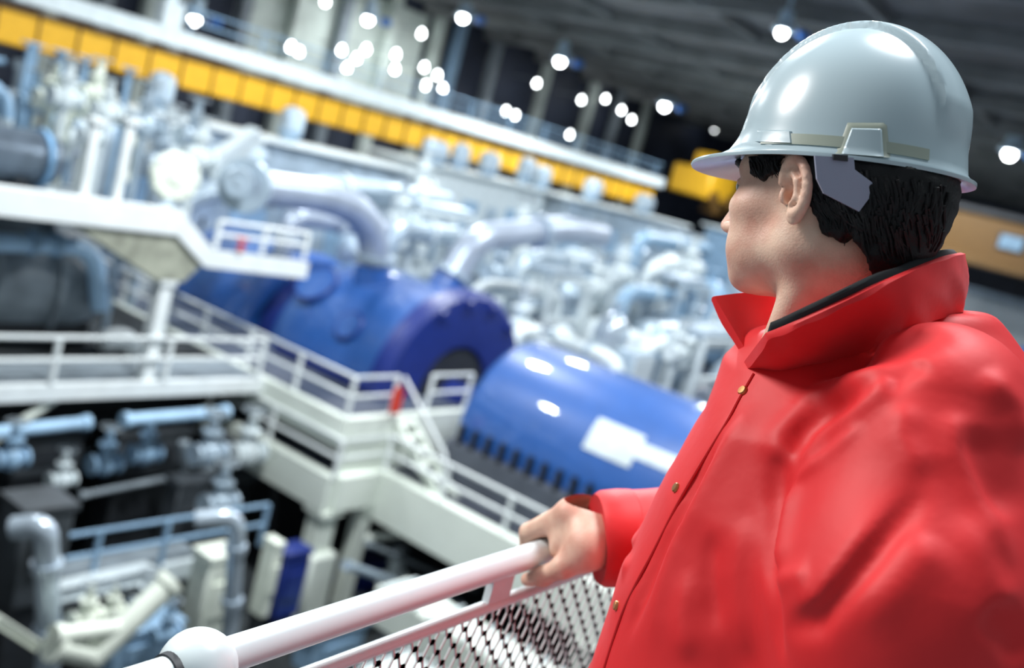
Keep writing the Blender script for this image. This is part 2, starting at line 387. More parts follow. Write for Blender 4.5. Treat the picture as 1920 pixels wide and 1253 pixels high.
t = thing('stair', (19.2, 14.6, -6.4), 'short cream stair between the two decks near the ring end', 'stair')
for x in (18.6, 19.15): MB().prism([(x - .05, 15.3, -5.0), (x - .05, 15.3, -5.3), (x - .05, 13.6, -6.4), (x - .05, 13.25, -6.4)], (0.1, 0, 0)).build('stringer', M['cream'], t)
for i in range(6): MB().box((18.87, 15.1 - i * 0.3, -5.18 - i * 0.22), (0.5, 0.26, 0.05)).build('tread', M['cream'], t)
MB().tube([(18.6, 15.3, -4.05), (18.6, 13.5, -5.4), (18.6, 13.5, -6.35)], 0.04, 8, bend=.15).build('stair_rail', M['bright'], t)
t = thing('fire_extinguisher', (18.6, 15.1, -4.9), 'small red extinguisher on railing post above the cream stair', 'extinguisher')
MB().lathe([(0, 0.1), (0.02, 0.13), (0.55, 0.13), (0.66, 0.06), (0.7, 0.04)], (18.3, 15.12, -4.88), Z, seg=16).build('cylinder', M['red'], t)
MB().tube([(18.3, 15.12, -4.2), (18.24, 15.0, -4.15), (18.2, 15.0, -4.5)], 0.025, 6).build('hose', M['black'], t)

def column(x, y, z0, z1, w, label, m='cream', shoe=0.0):
    t = thing('support_column', (x, y, z0), label, 'column')
    b = MB().box((x, y, (z0 + z1) / 2), (w, w * 0.45, z1 - z0)).box((x, y + w * .4, (z0 + z1) / 2), (w * 1.0, w * 0.12, z1 - z0)).box((x, y - w * .4, (z0 + z1) / 2), (w * 1.0, w * 0.12, z1 - z0))
    b.build('shaft', M[m], t)
    if shoe: MB().box((x, y, z0 + shoe / 2), (w * 1.7, w * 1.7, shoe)).build('pedestal', M[m], t)
    MB().box((x, y, z1 - 0.06), (w * 1.35, w * 1.35, 0.12)).build('cap_plate', M[m], t)
    return t
column(16.95, 15.35, -10, -7.25, 0.5, 'cream steel column with pedestal under the lower deck corner', shoe=1.7)
bracecol = column(18.2, 15.25, -10, -7.25, 0.36, 'slimmer cream column just right of the pedestal column')
column(18.45, 8.6, -10, -7.61, 0.4, 'cream column under the lower deck nearest the white handrail')
c = ony(326, 470, 18.2)
column(13.55, 18.3, -5, -2.71, 0.30, 'white pillar on cross walkway holding the left platform', 'bright')

t = bracecol
MB().tube([(18.3, 15.2, -8.2), (20.9, 13.4, -7.4)], 0.1, 8).build('brace', M['cream'], t)

# left upper platform
t = thing('upper_platform', (10, 19.5, -1.6), 'cream edged equipment platform at left with stepped end', 'platform')
MB().box((9.0, 18.1, -1.42), (9.0, 0.22, 0.55)).build('edge_beam', M['bright'], t)
MB().box((9.0, 20.2, -1.62), (9.0, 4.2, 0.12)).build('deck_plate', M['mid'], t)
MB().prism([(10.9, 18.1, -1.6), (13.6, 18.1, -1.45), (14.4, 18.1, -2.15), (13.9, 18.1, -2.7), (13.2, 18.1, -2.7)], (0, 0.5, 0)).build('gusset', M['gusset'], t)
MB().prism([(13.4, 18.0, -1.15), (14.45, 18.0, -1.95), (17.3, 18.0, -2.0), (17.3, 18.0, -2.4), (14.3, 18.0, -2.32), (13.3, 18.0, -1.6)], (0, 0.22, 0)).build('stepped_beam', M['bright'], t)
MB().box((15.8, 18.9, -2.3), (2.9, 1.7, 0.1)).build('lower_deck_plate', M['mid'], t)
railing([(14.55, 18.13, -1.9), (17.2, 18.13, -1.93)], 'white railing on the stepped end of left platform', h=0.62, post=1.4, r=0.045)
for px, lab in ((152, 'left of two white posts on the left platform'), (216, 'right of two white posts on the left platform')):
    p = ony(px, 365, 18.3); q = ony(px + 8, 222, 18.3)
    tt = thing('post', (p[0], 18.3, -1.15), 'tall square white post, ' + lab, 'post')
    MB().box((p[0] + .02, 18.3, (q[2] - 1.15) / 2), (0.17, 0.17, q[2] + 1.15)).build('shaft', M['bright'], tt)
    MB().box((p[0] + .02, 18.3, q[2]), (0.34, 0.34, 0.1)).build('cap', M['bright'], tt)
t = thing('process_vessel', (9, 20.2, -1.5), 'long grey cylindrical vessel lying on the left platform', 'vessel')
zc = 0.5 * (ony(60, 250, 20.2)[2] + ony(60, 340, 20.2)[2]); xe = ony(112, 300, 20.2)[0]
MB().lathe([(0, 0.1), (0.05, 0.35), (0.2, 0.52), (0.4, 0.56), (6, 0.56)], (xe, 20.2, zc), -X, seg=36).build('shell', M['vessel'], t)
for x in (xe - 0.5, xe - 2.2): MB().lathe([(-.05, .57), (-.05, .63), (.05, .63), (.05, .57)], (x, 20.2, zc), X, seg=32).build('band', M['sky'], t)
MB().box((xe - 0.9, 20.2, (zc - .4 - 1.55) / 2), (0.3, 0.8, zc - .4 + 1.55)).build('saddle', M['dark'], t)
def disc_valve(px, py, y, r, label, m):
    c = ony(px, py, y); t = thing('blind_flange', c, label, 'flange')
    v = -ray(px, py); v = v / np.linalg.norm(v); ax = v * 0.8 - Y * 0.35
    MB().lathe([(0.1, 0.0), (0.1, r * .3), (0.04, r * .32), (0.04, r * .86), (0, r * .95), (-0.1, r), (-0.22, r), (-0.24, r * .7), (-0.7, r * .7)], c, ax, seg=36).build('cover', M[m], t)
    for k in range(10):
        ax_ = ax / np.linalg.norm(ax); n = np.cross(ax_, Z); n /= np.linalg.norm(n); b_ = np.cross(ax_, n); a = k * math.pi / 5
        q = c + (n * math.cos(a) + b_ * math.sin(a)) * r * .88
        MB().cyl(q + ax_ * .02, q + ax_ * .1, r * .07, seg=6).build('bolt', M[m], t)
    return t
disc_valve(330, 332, 18.3, 0.52, 'large round cream flange cover above the left platform', 'ivory')
disc_valve(446, 342, 18.6, 0.36, 'smaller round pale flange cover right of the cream one', 'ice')

t = thing('gate_valve', (15.1, 18.0, -1.9), 'small red valve on the white stepped beam', 'valve')
MB().lathe([(0, .06), (.1, .09), (.16, .05), (.3, .03)], (15.1, 17.95, -1.9), Z, seg=14).build('body', M['red'], t)
MB().ring((15.1, 17.95, -1.6), Z, .11, .025, 18, 6).tube([(14.99, 17.95, -1.6), (15.21, 17.95, -1.6)], .018, 6).build('hand_wheel', M['red'], t)
# left grey machine with light blue pipe
t = thing('grey_machine', (10, 22, -5), 'big dark grey round-shouldered machine behind the left walkway', 'machine')
MB().lathe([(0, 0.2), (0.05, 1.0), (0.3, 1.35), (0.8, 1.5), (6, 1.5)], (14.0, 22, -3.75), -X, seg=40).build('housing', M['grey'], t)
MB().box((10.8, 22, -4.7), (5.6, 2.6, 0.6)).build('base', M['dark'], t)
for x in (11.2, 12.6): MB().lathe([(-.06, 1.5), (-.06, 1.58), (.06, 1.58), (.06, 1.5)], (x, 22, -3.75), X, seg=40).build('band', M['mid'], t)
t = thing('cooling_pipe', (10, 20.2, -2.6), 'light blue pipe bending down in front of grey machine', 'pipe')
a0, a1, a2 = ony(-60, 452, 20.3), ony(178, 462, 20.3), ony(188, 580, 20.3)
MB().tube([a0, a1, a2], 0.2, 16, bend=0.7).build('bent_pipe', M['bluepale'], t)
flanges([(ony(60, 455, 20.3), X), (ony(105, 458, 20.3), X)], 0.21, M['pale'], t, 'flange')
t = thing('elbow_pipe', ony(240, 660, 20.27), 'white pipe elbow rising beside the pillar on cross walkway', 'pipe')
MB().tube([ony(190, 640, 20.27), ony(240, 632, 20.27), ony(256, 682, 20.27)], 0.26, 16, bend=0.4).build('bent_pipe', M['bright'], t)
flanges([(ony(200, 638, 20.27), X)], 0.2, M['bright'], t, 'flange')
# ------------------------------------------------------------------ the dark pit, lower left
railing([ony(25, 1112, 15.2), ony(300, 1058, 15.2) + X * 0.0, ony(486, 1022, 15.2)], 'grey railing in the dark pit, lower left', h=0.95, post=1.7, m='pale', r=0.045)
t = thing('pit_walkway', (11, 15.6, -8), 'pale walkway deck in the pit under the grey railing', 'walkway')
MB().box((11.4, 15.25, -8.05), (4.6, 0.14, 0.4)).build('edge_beam', M['white'], t)
MB().box((11.4, 15.8, -7.95), (4.6, 1.0, 0.08)).build('deck_plate', M['mid'], t)

def riser(pxt, pyt, pxb, pyb, y, r, label, m='galv', left=True, reach=(-60, 6)):
    a = ony(pxt, pyt, y); b = ony(pxb, pyb, y); b[0] = a[0] + (b[0] - a[0]) * 1.0
    e = ony(pxt + reach[0], pyt + reach[1], y + 0.4)
    t = thing('riser_pipe', b, label, 'pipe')
    MB().tube([e, a, b, b - Z * 1.6], r, 18, bend=r * 2.4).build('bent_pipe', M[m], t)
    ax = (a - b) / np.linalg.norm(a - b)
    flanges([(b + (a - b) * f_, ax) for f_ in (0.25, 0.72)], r, M[m], t, 'flange')
    return t
riser(86, 985, 92, 1245, 13.5, 0.19, 'shiny silver riser pipe at the lower left corner, bending at its top')
riser(446, 966, 432, 1180, 13.5, 0.16, 'shiny silver riser pipe right of the pit railing, bending left at top', reach=(-80, 8))
def px_beam(p0, p1, y, w, name, label, cat, m, d=None):
    a = ony(*p0, y); b = ony(*p1, y); ax = (b - a) / np.linalg.norm(b - a)
    t = thing(name, a, label, cat)
    if name.endswith('pipe'):
        MB().tube([a, b], w / 2, 16).build('run', M[m], t); flanges([(a + ax * .05, ax), (b - ax * .05, ax)], w / 2, M[m], t, 'flange')
    else:
        az = np.cross(ax, Y); MB().box((a + b) / 2, (np.linalg.norm(b - a), d or w, w), ax, Y, az).build('web', M[m], t)
        for s in (-1, 1): MB().box((a + b) / 2 + az * s * w * .5, (np.linalg.norm(b - a), (d or w) * 1.25, w * .14), ax, Y, az).build('flange', M[m], t)
    return t
px_beam((-20, 812), (165, 792), 17.5, 0.24, 'header_pipe', 'light blue pipe under the cross walkway, left length', 'pipe', 'bluepale')
px_beam((232, 788), (425, 772), 17.5, 0.26, 'header_pipe', 'light blue pipe under the cross walkway, right length', 'pipe', 'bluepale')
t = thing('chute_pipe', ony(175, 1235, 12.6), 'thick cream Y-shaped pipe slanting across the lower left corner', 'pipe')
for p0, p1, w, n_ in (((318, 1095), (170, 1236), .4, 'main_run'), ((232, 1176), (108, 1192), .28, 'branch'), ((176, 1232), (104, 1214), .36, 'foot')):
    a, b = ony(*p0, 12.6), ony(*p1, 12.6); ax = (b - a) / np.linalg.norm(b - a)
    MB().tube([a, b], w / 2, 16).build(n_, M['ivory'], t); flanges([((a if n_ == 'main_run' else b) , ax)], w / 2, M['ivory'], t, 'flange')
px_beam((-10, 1160), (70, 1212), 13, 0.13, 'angle_beam', 'cream beam sloping down at the left picture edge', 'beam', 'ivory')
px_beam((100, 1112), (280, 1072), 15.0, 0.26, 'angle_beam', 'white beam below the pit railing', 'beam', 'white')

def pit_block(px, py, y, w, d, h, label, m, name='pump_set', cat='machine', feet=True):
    c = ony(px, py, y); z0 = c[2]
    t = thing(name, c, label, cat)
    MB().box(c + Z * h / 2, (w, d, h)).build('housing', M[m], t)
    MB().box(c + Z * (h + .06), (w * 1.08, d * 1.08, .12)).build('lid', M[m], t)
    MB().box(c + (0, -d / 2 - .02, h * .55), (w * .6, .05, h * .4)).build('access_door', M['dark' if m == 'darkgrey' else m], t)
    if feet: MB().box(np.array((c[0], c[1], (c[2] - 10) / 2)), (w * .8, d * .8, max(.05, c[2] + 10))).build('plinth', M['dark'], t)
    return t
pit_block(60, 880, 19.3, 1.6, 1.0, 0.9, 'dark grey pump housing in the pit, far left', 'darkgrey')
pit_block(255, 880, 19.0, 1.9, 1.0, 1.0, 'dark grey housing in pit with pale fittings above, centre left', 'darkgrey')
pit_block(420, 900, 18.6, 1.6, 1.0, 1.1, 'mid grey housing in the pit next to the lower deck', 'darkgrey')
pit_block(320, 1075, 16.8, 0.9, 0.5, 2.2, 'grey upright cabinet behind the pit railing', 'darkgrey', 'pit_cabinet', 'cabinet')
pit_block(372, 1200, 14.6, 0.75, 0.6, 1.9, 'cream upright casing between silver riser and slanting pipe', 'ivory', 'pit_cabinet', 'cabinet')
pit_block(520, 1150, 14.4, 0.75, 0.5, 1.45, 'navy blue upright panel beside the cream pedestal', 'navy', 'switch_cabinet', 'cabinet')
pit_block(484, 1150, 14.0, 0.22, 0.4, 1.55, 'narrow cream post box left of the navy panel', 'ivory', 'pit_cabinet', 'cabinet')
pit_block(660, 1115, 16, 1.3, 0.8, 0.9, 'navy low housing behind the white handrail, right of the pedestal', 'navy')
pit_block(40, 1120, 14.6, 0.9, 0.8, 1.7, 'grey motor casing behind the corner riser pipe', 'darkgrey')
pit_block(610, 1240, 13.5, 1.6, 0.6, 0.8, 'pale grey low housing under the white handrail', 'pale')
pit_block(250, 1240, 13.8, 1.4, 0.6, 0.7, 'pale low housing below the slanting cream pipe', 'pale')
def valve(c, s, label, m, group=None, wheel='mid', axis=None):
    """gate valve: body, bonnet, yoke, hand wheel, two flanged ends"""
    c = np.array(c, float); t = thing('gate_valve', c, label, 'valve', group)
    MB().ball(c, 0.34 * s, 18, (1, 1, 1.15)).build('body', M[m], t)
    MB().lathe([(0, .2 * s), (.3 * s, .2 * s), (.34 * s, .3 * s), (.42 * s, .3 * s), (.46 * s, .15 * s), (.95 * s, .1 * s)], c + Z * .25 * s, Z, seg=18).build('bonnet', M[m], t)
    MB().ring(c + Z * 1.2 * s, Z, .3 * s, .04 * s, 22, 6).tube([c + Z * 1.2 * s - X * .3 * s, c + Z * 1.2 * s + X * .3 * s], .03 * s, 6).build('hand_wheel', M[wheel], t)
    for s_ in (-1, 1): MB().lathe([(0, .2 * s), (.4 * s, .2 * s), (.4 * s, .32 * s), (.5 * s, .32 * s), (.5 * s, .1 * s)], c, X * s_, seg=18).build('end_flange', M[m], t)
    return t
for i, (px, py, y, s, m, lab) in enumerate((
    (20, 860, 16.8, .6, 'pale', 'light blue valve on dark pump housing at the far left of the pit'),
    (115, 900, 17.7, .55, 'white', 'bright white valve glinting on the dark pit machinery'),
    (196, 870, 18.2, .7, 'pale', 'pale blue valve in the middle of the dark pit machinery'),
    (272, 850, 18.0, .7, 'pale', 'pale blue valve standing just right of another in the pit'),
    (390, 850, 16.9, .8, 'ice', 'pale valve near the lower deck edge in the pit'),
    (462, 850, 17.3, .9, 'white', 'white valve against the lower deck edge in the pit'),
    (410, 945, 16.0, .8, 'ice', 'grey valve above the bend of the right silver riser'),
    (160, 1160, 13.2, .5, 'ivory', 'cream valve at the left of slanting cream pipe'),
    (208, 1148, 13.4, .42, 'ivory', 'cream valve tucked under the pit railing beam'),
    (735, 1085, 14.6, .7, 'white', 'bright white valve rising behind the white handrail'),
    (310, 1190, 13.2, .55, 'pale', 'pale blue valve right of the slanting cream pipe'),
    (268, 1130, 14.0, .5, 'white', 'small white valve under the white pit beam'))):
    valve(ony(px, py, y), s, lab, m)
for i, (p0, p1, y, w, m, lab) in enumerate((
    ((0, 850), (480, 838), 20.35, .16, 'mid', 'thin grey pipe over the dark pit machinery, upper'),
    ((150, 930), (400, 880), 17.9, .14, 'mid', 'thin grey pipe over the dark pit machinery, lower'),
    ((345, 830), (352, 960), 17.6, .2, 'mid', 'grey pipe dropping past the pit cabinet'),
    ((520, 850), (510, 990), 17.0, .16, 'dark', 'dark pipe dropping beside the lower deck column'),
    ((650, 1060), (860, 1135), 13.6, .2, 'ice', 'pale pipe running down behind the white handrail'),
    ((690, 1020), (920, 1120), 14.2, .12, 'mid', 'grey conduit behind the white handrail'))):
    px_beam(p0, p1, y, w, 'conduit_pipe', lab, 'pipe', m)
# pale duct seen through the mesh panel
for x0, x1, y0, y1, lab_ in ((14.75, 15.75, 4, 11.6, 'pale ribbed duct beyond the dark gap, seen through the mesh panel'), (12.2, 13.5, 5, 9.6, 'cream ribbed duct seen through the mesh nearest the ball joint')):
    t = thing('floor_duct', ((x0 + x1) / 2, y0, -10), lab_, 'duct')
    MB().box(((x0 + x1) / 2, (y0 + y1) / 2, -7.4), (x1 - x0, y1 - y0, 0.8)).build('duct_body', M['cream'], t)
    for i in range(18): MB().box(((x0 + x1) / 2, y0 + (y1 - y0) * (i + .5) / 18, -6.98), (x1 - x0 + .04, 0.07, 0.06)).build('rib', M['white'], t)
    for y in (y0 + .4, y1 - .4): MB().box(((x0 + x1) / 2, y, -8.9), (.3, .3, 2.2)).build('leg', M['mid'], t)

# ------------------------------------------------------------------ pale machinery field beyond the blue casings
LAND = (((720, 560), 'the dark blue domed casing'), ((1080, 720), 'the bright blue generator'), ((650, 380), 'the bending grey pipe'), ((880, 430), 'the slanting pale pipe'),
        ((330, 330), 'the cream flange cover'), ((1318, 345), 'the yellow end carriage'), ((1378, 470), 'the man\'s cheek'), ((1385, 600), 'the man\'s collar tip'), ((900, 590), 'the blue ring end'),
        ((560, 200), 'the crane beam\'s left half'), ((1000, 305), 'the crane beam\'s right half'), ((180, 300), 'the two white posts'))
USED = {}; KINDS = set()
def where(p):
    q = np.array(p) - CAM; z = q @ fwd; px, py = 960 + FPX * (q @ CR) / z, 626.5 - FPX * (q @ CU) / z
    (lx, ly), nm = min(LAND, key=lambda l: (l[0][0] - px) ** 2 + (l[0][1] - py) ** 2)
    dx, dy = px - lx, py - ly
    rel = []
    if abs(dy) > 28: rel.append('above' if dy < 0 else 'below')
    if abs(dx) > 28: rel.append('left of' if dx < 0 else 'right of')
    s = ' '.join(rel) if rel else 'beside'
    return s + ' ' + nm
ORD = ['leftmost '] + [w + ' from left, ' for w in ('second', 'third', 'fourth', 'fifth', 'sixth', 'seventh', 'eighth', 'ninth', 'tenth')]
def pixel_x(p):
    q = np.array(p) - CAM; return 960 + FPX * (q @ CR) / (q @ fwd)
def lab(kind, p):
    KINDS.add(kind); base = kind + ' ' + where(p); USED.setdefault(base, []).append(pixel_x(p))
    return base + '|%.2f' % pixel_x(p)
def finish_labels():
    """things that would read alike are told apart by their order from the left"""
    for o in bpy.data.objects:
        l = o.get('label', '')
        if '|' in l:
            base, x = l.split('|'); xs = sorted(USED[base]); k = min(range(len(xs)), key=lambda i: abs(xs[i] - float(x)))
            o['label'] = base if len(xs) == 1 else ORD[k] + base
NAMES = {'ice': 'pale grey', 'white': 'white', 'pale': 'pale blue', 'ivory': 'cream', 'galv': 'silvery', 'pipe': 'grey', 'sky': 'light blue', 'bluepale': 'light blue', 'bright': 'white', 'mid': 'mid grey', 'cream': 'cream', 'dark': 'dark grey', 'grey': 'dark grey', 'darkgrey': 'dark grey'}
DZ = -5.0
def enclosure(x0, x1, y0, y1, ztop, m, label, z0=DZ, bays=5):
    t = thing('machine_enclosure', ((x0 + x1) / 2, y0, z0), label, 'enclosure')
    MB().box(((x0 + x1) / 2, (y0 + y1) / 2, (z0 + ztop) / 2), (x1 - x0, y1 - y0, ztop - z0)).build('housing', M[m], t)
    MB().box(((x0 + x1) / 2, (y0 + y1) / 2, ztop + .06), (x1 - x0 + .3, y1 - y0 + .3, .14)).build('roof_sheet', M['white'], t)
    w = (x1 - x0) / bays
    for i in range(bays):
        cx = x0 + w * (i + .5)
        if i % 2 == 0: MB().box((cx, y0 - .03, (z0 + ztop) / 2), (w * .66, .08, (ztop - z0) * .6)).build('louvre_panel', M['pale'], t)
        else:
            d = MB().box((cx, y0 - .03, z0 + (ztop - z0) * .42), (w * .5, .08, (ztop - z0) * .72)).build('door', M['ice'], t)
            MB().box((cx + w * .18, y0 - .1, z0 + (ztop - z0) * .42), (.06, .08, .3)).build('handle', M['dark'], d)
    return t
enclosure(17.5, 31, 27.5, 30.5, 0.15, 'ice', 'long pale enclosure with white roof edge under the yellow beam, left', bays=6)
enclosure(32, 42, 28.5, 31.5, 0.55, 'white', 'long white enclosure under the middle of the yellow beam', bays=6)
enclosure(44, 58, 28.5, 31.5, 0.5, 'ice', 'long pale enclosure toward the yellow end carriage', bays=7)
enclosure(57, 72, 23, 27, 0.9, 'pale', 'pale blue enclosure beyond the man\'s face', bays=6)
px_beam((482, 252), (384, 322), 23.5, 0.42, 'strut_beam', 'pale diagonal strut above the round flange covers', 'beam', 'white')
# rounded vent heads standing in front of the crane beam
for i, (px, py, y, h, w) in enumerate(((300, 178, 29, 1.5, .42), (545, 240, 28.5, 1.4, .45), (740, 275, 29, 1.3, .42), (765, 285, 29.4, 1.2, .36), (862, 300, 29, 1.2, .42), (915, 315, 29, 1.3, .5),
                                    (985, 325, 29, 1.3, .45), (1015, 340, 29, 1.1, .45), (1110, 362, 29, 1.1, .55), (1205, 388, 29, 1.1, .6))):
    c = ony(px, py, y); t = thing('vent_stack', c, lab('pale rounded vent head', c), 'vent', None)
    if 30.4 < c[0] < 32.6: c[0] = 33.3 if i == 2 else 34.4
    base = .29 if c[0] < 31.5 else (.70 if c[0] < 43 else .66); base += .002
    if c[2] < base + .24: c[2] = base + .24
    MB().lathe([(base - c[2], w * .7), (-.2, w * .7), (-.1, w), (.45, w), (.65, w * .8), (.75, w * .3)], c, Z, seg=22).build('cowl', M['ice'], t)
    MB().lathe([(-.26, w * .75), (-.26, w * .95), (-.18, w * .95), (-.18, w * .75)], c, Z, seg=22).build('collar', M['pale'], t)

def tank(c, r, h, m, horiz=None):
    c = np.array(c, float)
    t = thing('storage_tank', c, lab(NAMES[m] + (' lying' if horiz is not None else ' upright') + ' tank', c), 'tank')
    if horiz is None:
        MB().lathe([(0, r * .9), (.05, r), (h * .8, r), (h * .92, r * .8), (h, r * .3)], c, Z, seg=28).build('shell', M[m], t)
        MB().lathe([(h * .96, r * .18), (h * 1.1, r * .18), (h * 1.1, r * .3), (h * 1.14, r * .3), (h * 1.14, 0)], c, Z, seg=16).build('nozzle', M[m], t)
        for f_ in (.3, .72): MB().lathe([(h * f_ - .05, r), (h * f_ - .05, r * 1.05), (h * f_ + .05, r * 1.05), (h * f_ + .05, r)], c, Z, seg=28).build('band', M['pipe'], t)
    else:
        a = np.array(horiz, float); a /= np.linalg.norm(a); o = c + Z * (r * 1.3) - a * h / 2
        MB().lathe([(0, r * .1), (r * .2, r * .7), (r * .5, r), (h - r * .5, r), (h - r * .2, r * .7), (h, r * .1)], o, a, seg=28).build('shell', M[m], t)
        for f_ in (.25, .75): MB().box(c + a * h * (f_ - .5) + Z * r * .35, (.3, r * 1.5, r * .8), a, np.cross(Z, a), Z).build('saddle', M['mid'], t)
    return t
def run(pts, r, m, fl=True, kind='pipe run'):
    pts = [np.array(p, float) for p in pts]; mid = pts[len(pts) // 2]
    t = thing('pipe_run', pts[0], lab(NAMES[m] + ' ' + kind, mid), 'pipe')
    MB().tube(pts, r, 14, bend=r * 3).build('bent_pipe', M[m], t)
    if fl:
        for a, b in zip(pts[:-1], pts[1:]):
            ax = (b - a); L = np.linalg.norm(ax); ax = ax / L
            if L > 1.2: flanges([(a + ax * L * .5, ax)], r, M['white' if m != 'white' else 'ice'], t, 'flange')
    return t
def rack(x, y, w, d, h, m):
    c = np.array((x, y, DZ)); t = thing('pipe_rack', c, lab(NAMES[m] + ' steel pipe rack', c + Z * h * .7), 'rack')
    for sx in (-1, 1):
        for sy in (-1, 1): MB().box(c + (sx * w / 2, sy * d / 2, h / 2), (.18, .18, h)).build('post', M[m], t)
    for f_ in (.5, 1.0):
        for sy in (-1, 1): MB().box(c + (0, sy * d / 2, h * f_), (w + .2, .14, .2)).build('beam', M[m], t)
    for f_ in (.2, .5, .8): MB().tube([c + (-w / 2, (f_ - .5) * d, h + .2), c + (w / 2, (f_ - .5) * d, h + .2)], .12, 10).build('rack_pipe', M['ice'], t)
    return t
# nothing stands inside anything else: a new machine steps aside until it is clear of those already standing
from mathutils.bvhtree import BVHTree
STAND = []
def solid(t):
    vs, fs = [], []
    def rec(o, off):
        off = off + np.array(o.location)
        if o.type == 'MESH':
            n = len(vs); vs.extend([tuple(np.array(v.co) + off) for v in o.data.vertices]); fs.extend([tuple(i + n for i in p.vertices) for p in o.data.polygons])
        for c in KIDS.get(o.name, ()): rec(c, off)
    rec(t, np.zeros(3)); return np.array(vs), fs
def kids_now():
    KIDS.clear()
    for o in bpy.data.objects:
        if o.parent: KIDS.setdefault(o.parent.name, []).append(o)
KIDS = {}
def note(t, vf=None):
    V, F = vf or solid(t); STAND.append((V.min(0), V.max(0), BVHTree.FromPolygons(V.tolist(), F)))
def settle(t, box=False):
    kids_now(); V, F = solid(t); lo, hi = V.min(0), V.max(0)
    tries = [(0, 0)] + [(r_ * math.cos(a), r_ * math.sin(a)) for r_ in (.3, .6, .9, 1.3, 1.7, 2.2, 2.8, 3.5, 4.2) for a in np.arange(0, 6.28, .7854)]
    for dx_, dy_ in tries:
        d = np.array((dx_, dy_, 0)); ok = True; tree = None
        for l2, h2, tr in STAND:
            if ((lo + d) > h2 + .02).any() or ((hi + d) < l2 - .02).any(): continue
            if box: ok = False; break
            if tree is None: tree = BVHTree.FromPolygons((V + d).tolist(), F)
            if tree.overlap(tr): ok = False; break
        if ok: break
    t.location = tuple(np.array(t.location) + d); note(t, (V + d, F))
    for key in ('label',):
        if '|' in t.get('label', ''):
            base, x = t['label'].split('|'); USED[base].remove(min(USED[base], key=lambda q: abs(q - float(x))))
            kind = next(k for k in sorted(KINDS, key=len, reverse=True) if base.startswith(k)); t['label'] = lab(kind, np.array(t.location))
kids_now()
for o in [o for o in bpy.data.objects if o.parent is None and o.get('category')]: note(o)
rng = random.Random(11)
# placed by where their feet stand on the deck (x, y)
for x, y, r, h, m in ((25.6, 24.5, .7, 3.0, 'ice'), (29, 25.5, .9, 3.4, 'white'), (33.5, 26.2, .8, 3.6, 'ice'), (38, 25.8, 1.0, 3.4, 'white'), (43, 26, .9, 3.8, 'pale'), (47.5, 26, 1.1, 4.2, 'ice'),
                      (30, 16.4, .6, 2.6, 'galv'), (34.5, 21, .9, 2.8, 'ice'), (39.5, 21.5, .8, 3.0, 'white'), (46, 20.5, 1.1, 3.6, 'pale'), (51.5, 21, 1.0, 4.4, 'ice'), (41, 15.6, .9, 2.8, 'ice')):
    settle(tank((x, y, DZ), r, h, m))
for x, y, r, h, m, a in ((27.5, 21.5, .8, 3.6, 'ice', X), (31.5, 23.3, .7, 3.6, 'white', X), (36.2, 23.6, .75, 3.4, 'ice', X), (42.5, 23.2, .9, 4.0, 'white', X), (33, 17.6, .8, 3.2, 'white', Y), (37, 17.8, .9, 3.6, 'ice', X),
                         (43.5, 17.8, .9, 4.2, 'pale', X), (28.2, 18.8, .6, 2.6, 'ice', X), (49, 23.4, 1.0, 4.0, 'white', X), (48.5, 16.4, 1.0, 4.0, 'white', Y), (35.6, 13.6, .8, 3.2, 'ice', X), (41, 12.2, .9, 3.6, 'white', X)):
    settle(tank((x, y, DZ), r, h, m, a))
for x, y, w, d, h, m in ((28, 27, 3, 1.2, 4.2, 'white'), (31, 19.6, 2.4, 1.4, 3.0, 'white'), (40.5, 19.2, 3, 1.4, 3.4, 'ice'), (47, 18.4, 3, 1.4, 3.8, 'white'), (52, 26, 4, 1.4, 5.0, 'white'),
                         (38.5, 14.8, 2.6, 1.4, 3.0, 'white'), (31.5, 13.8, 2.2, 1.2, 2.6, 'white')):
    settle(rack(x, y, w, d, h, m), True)
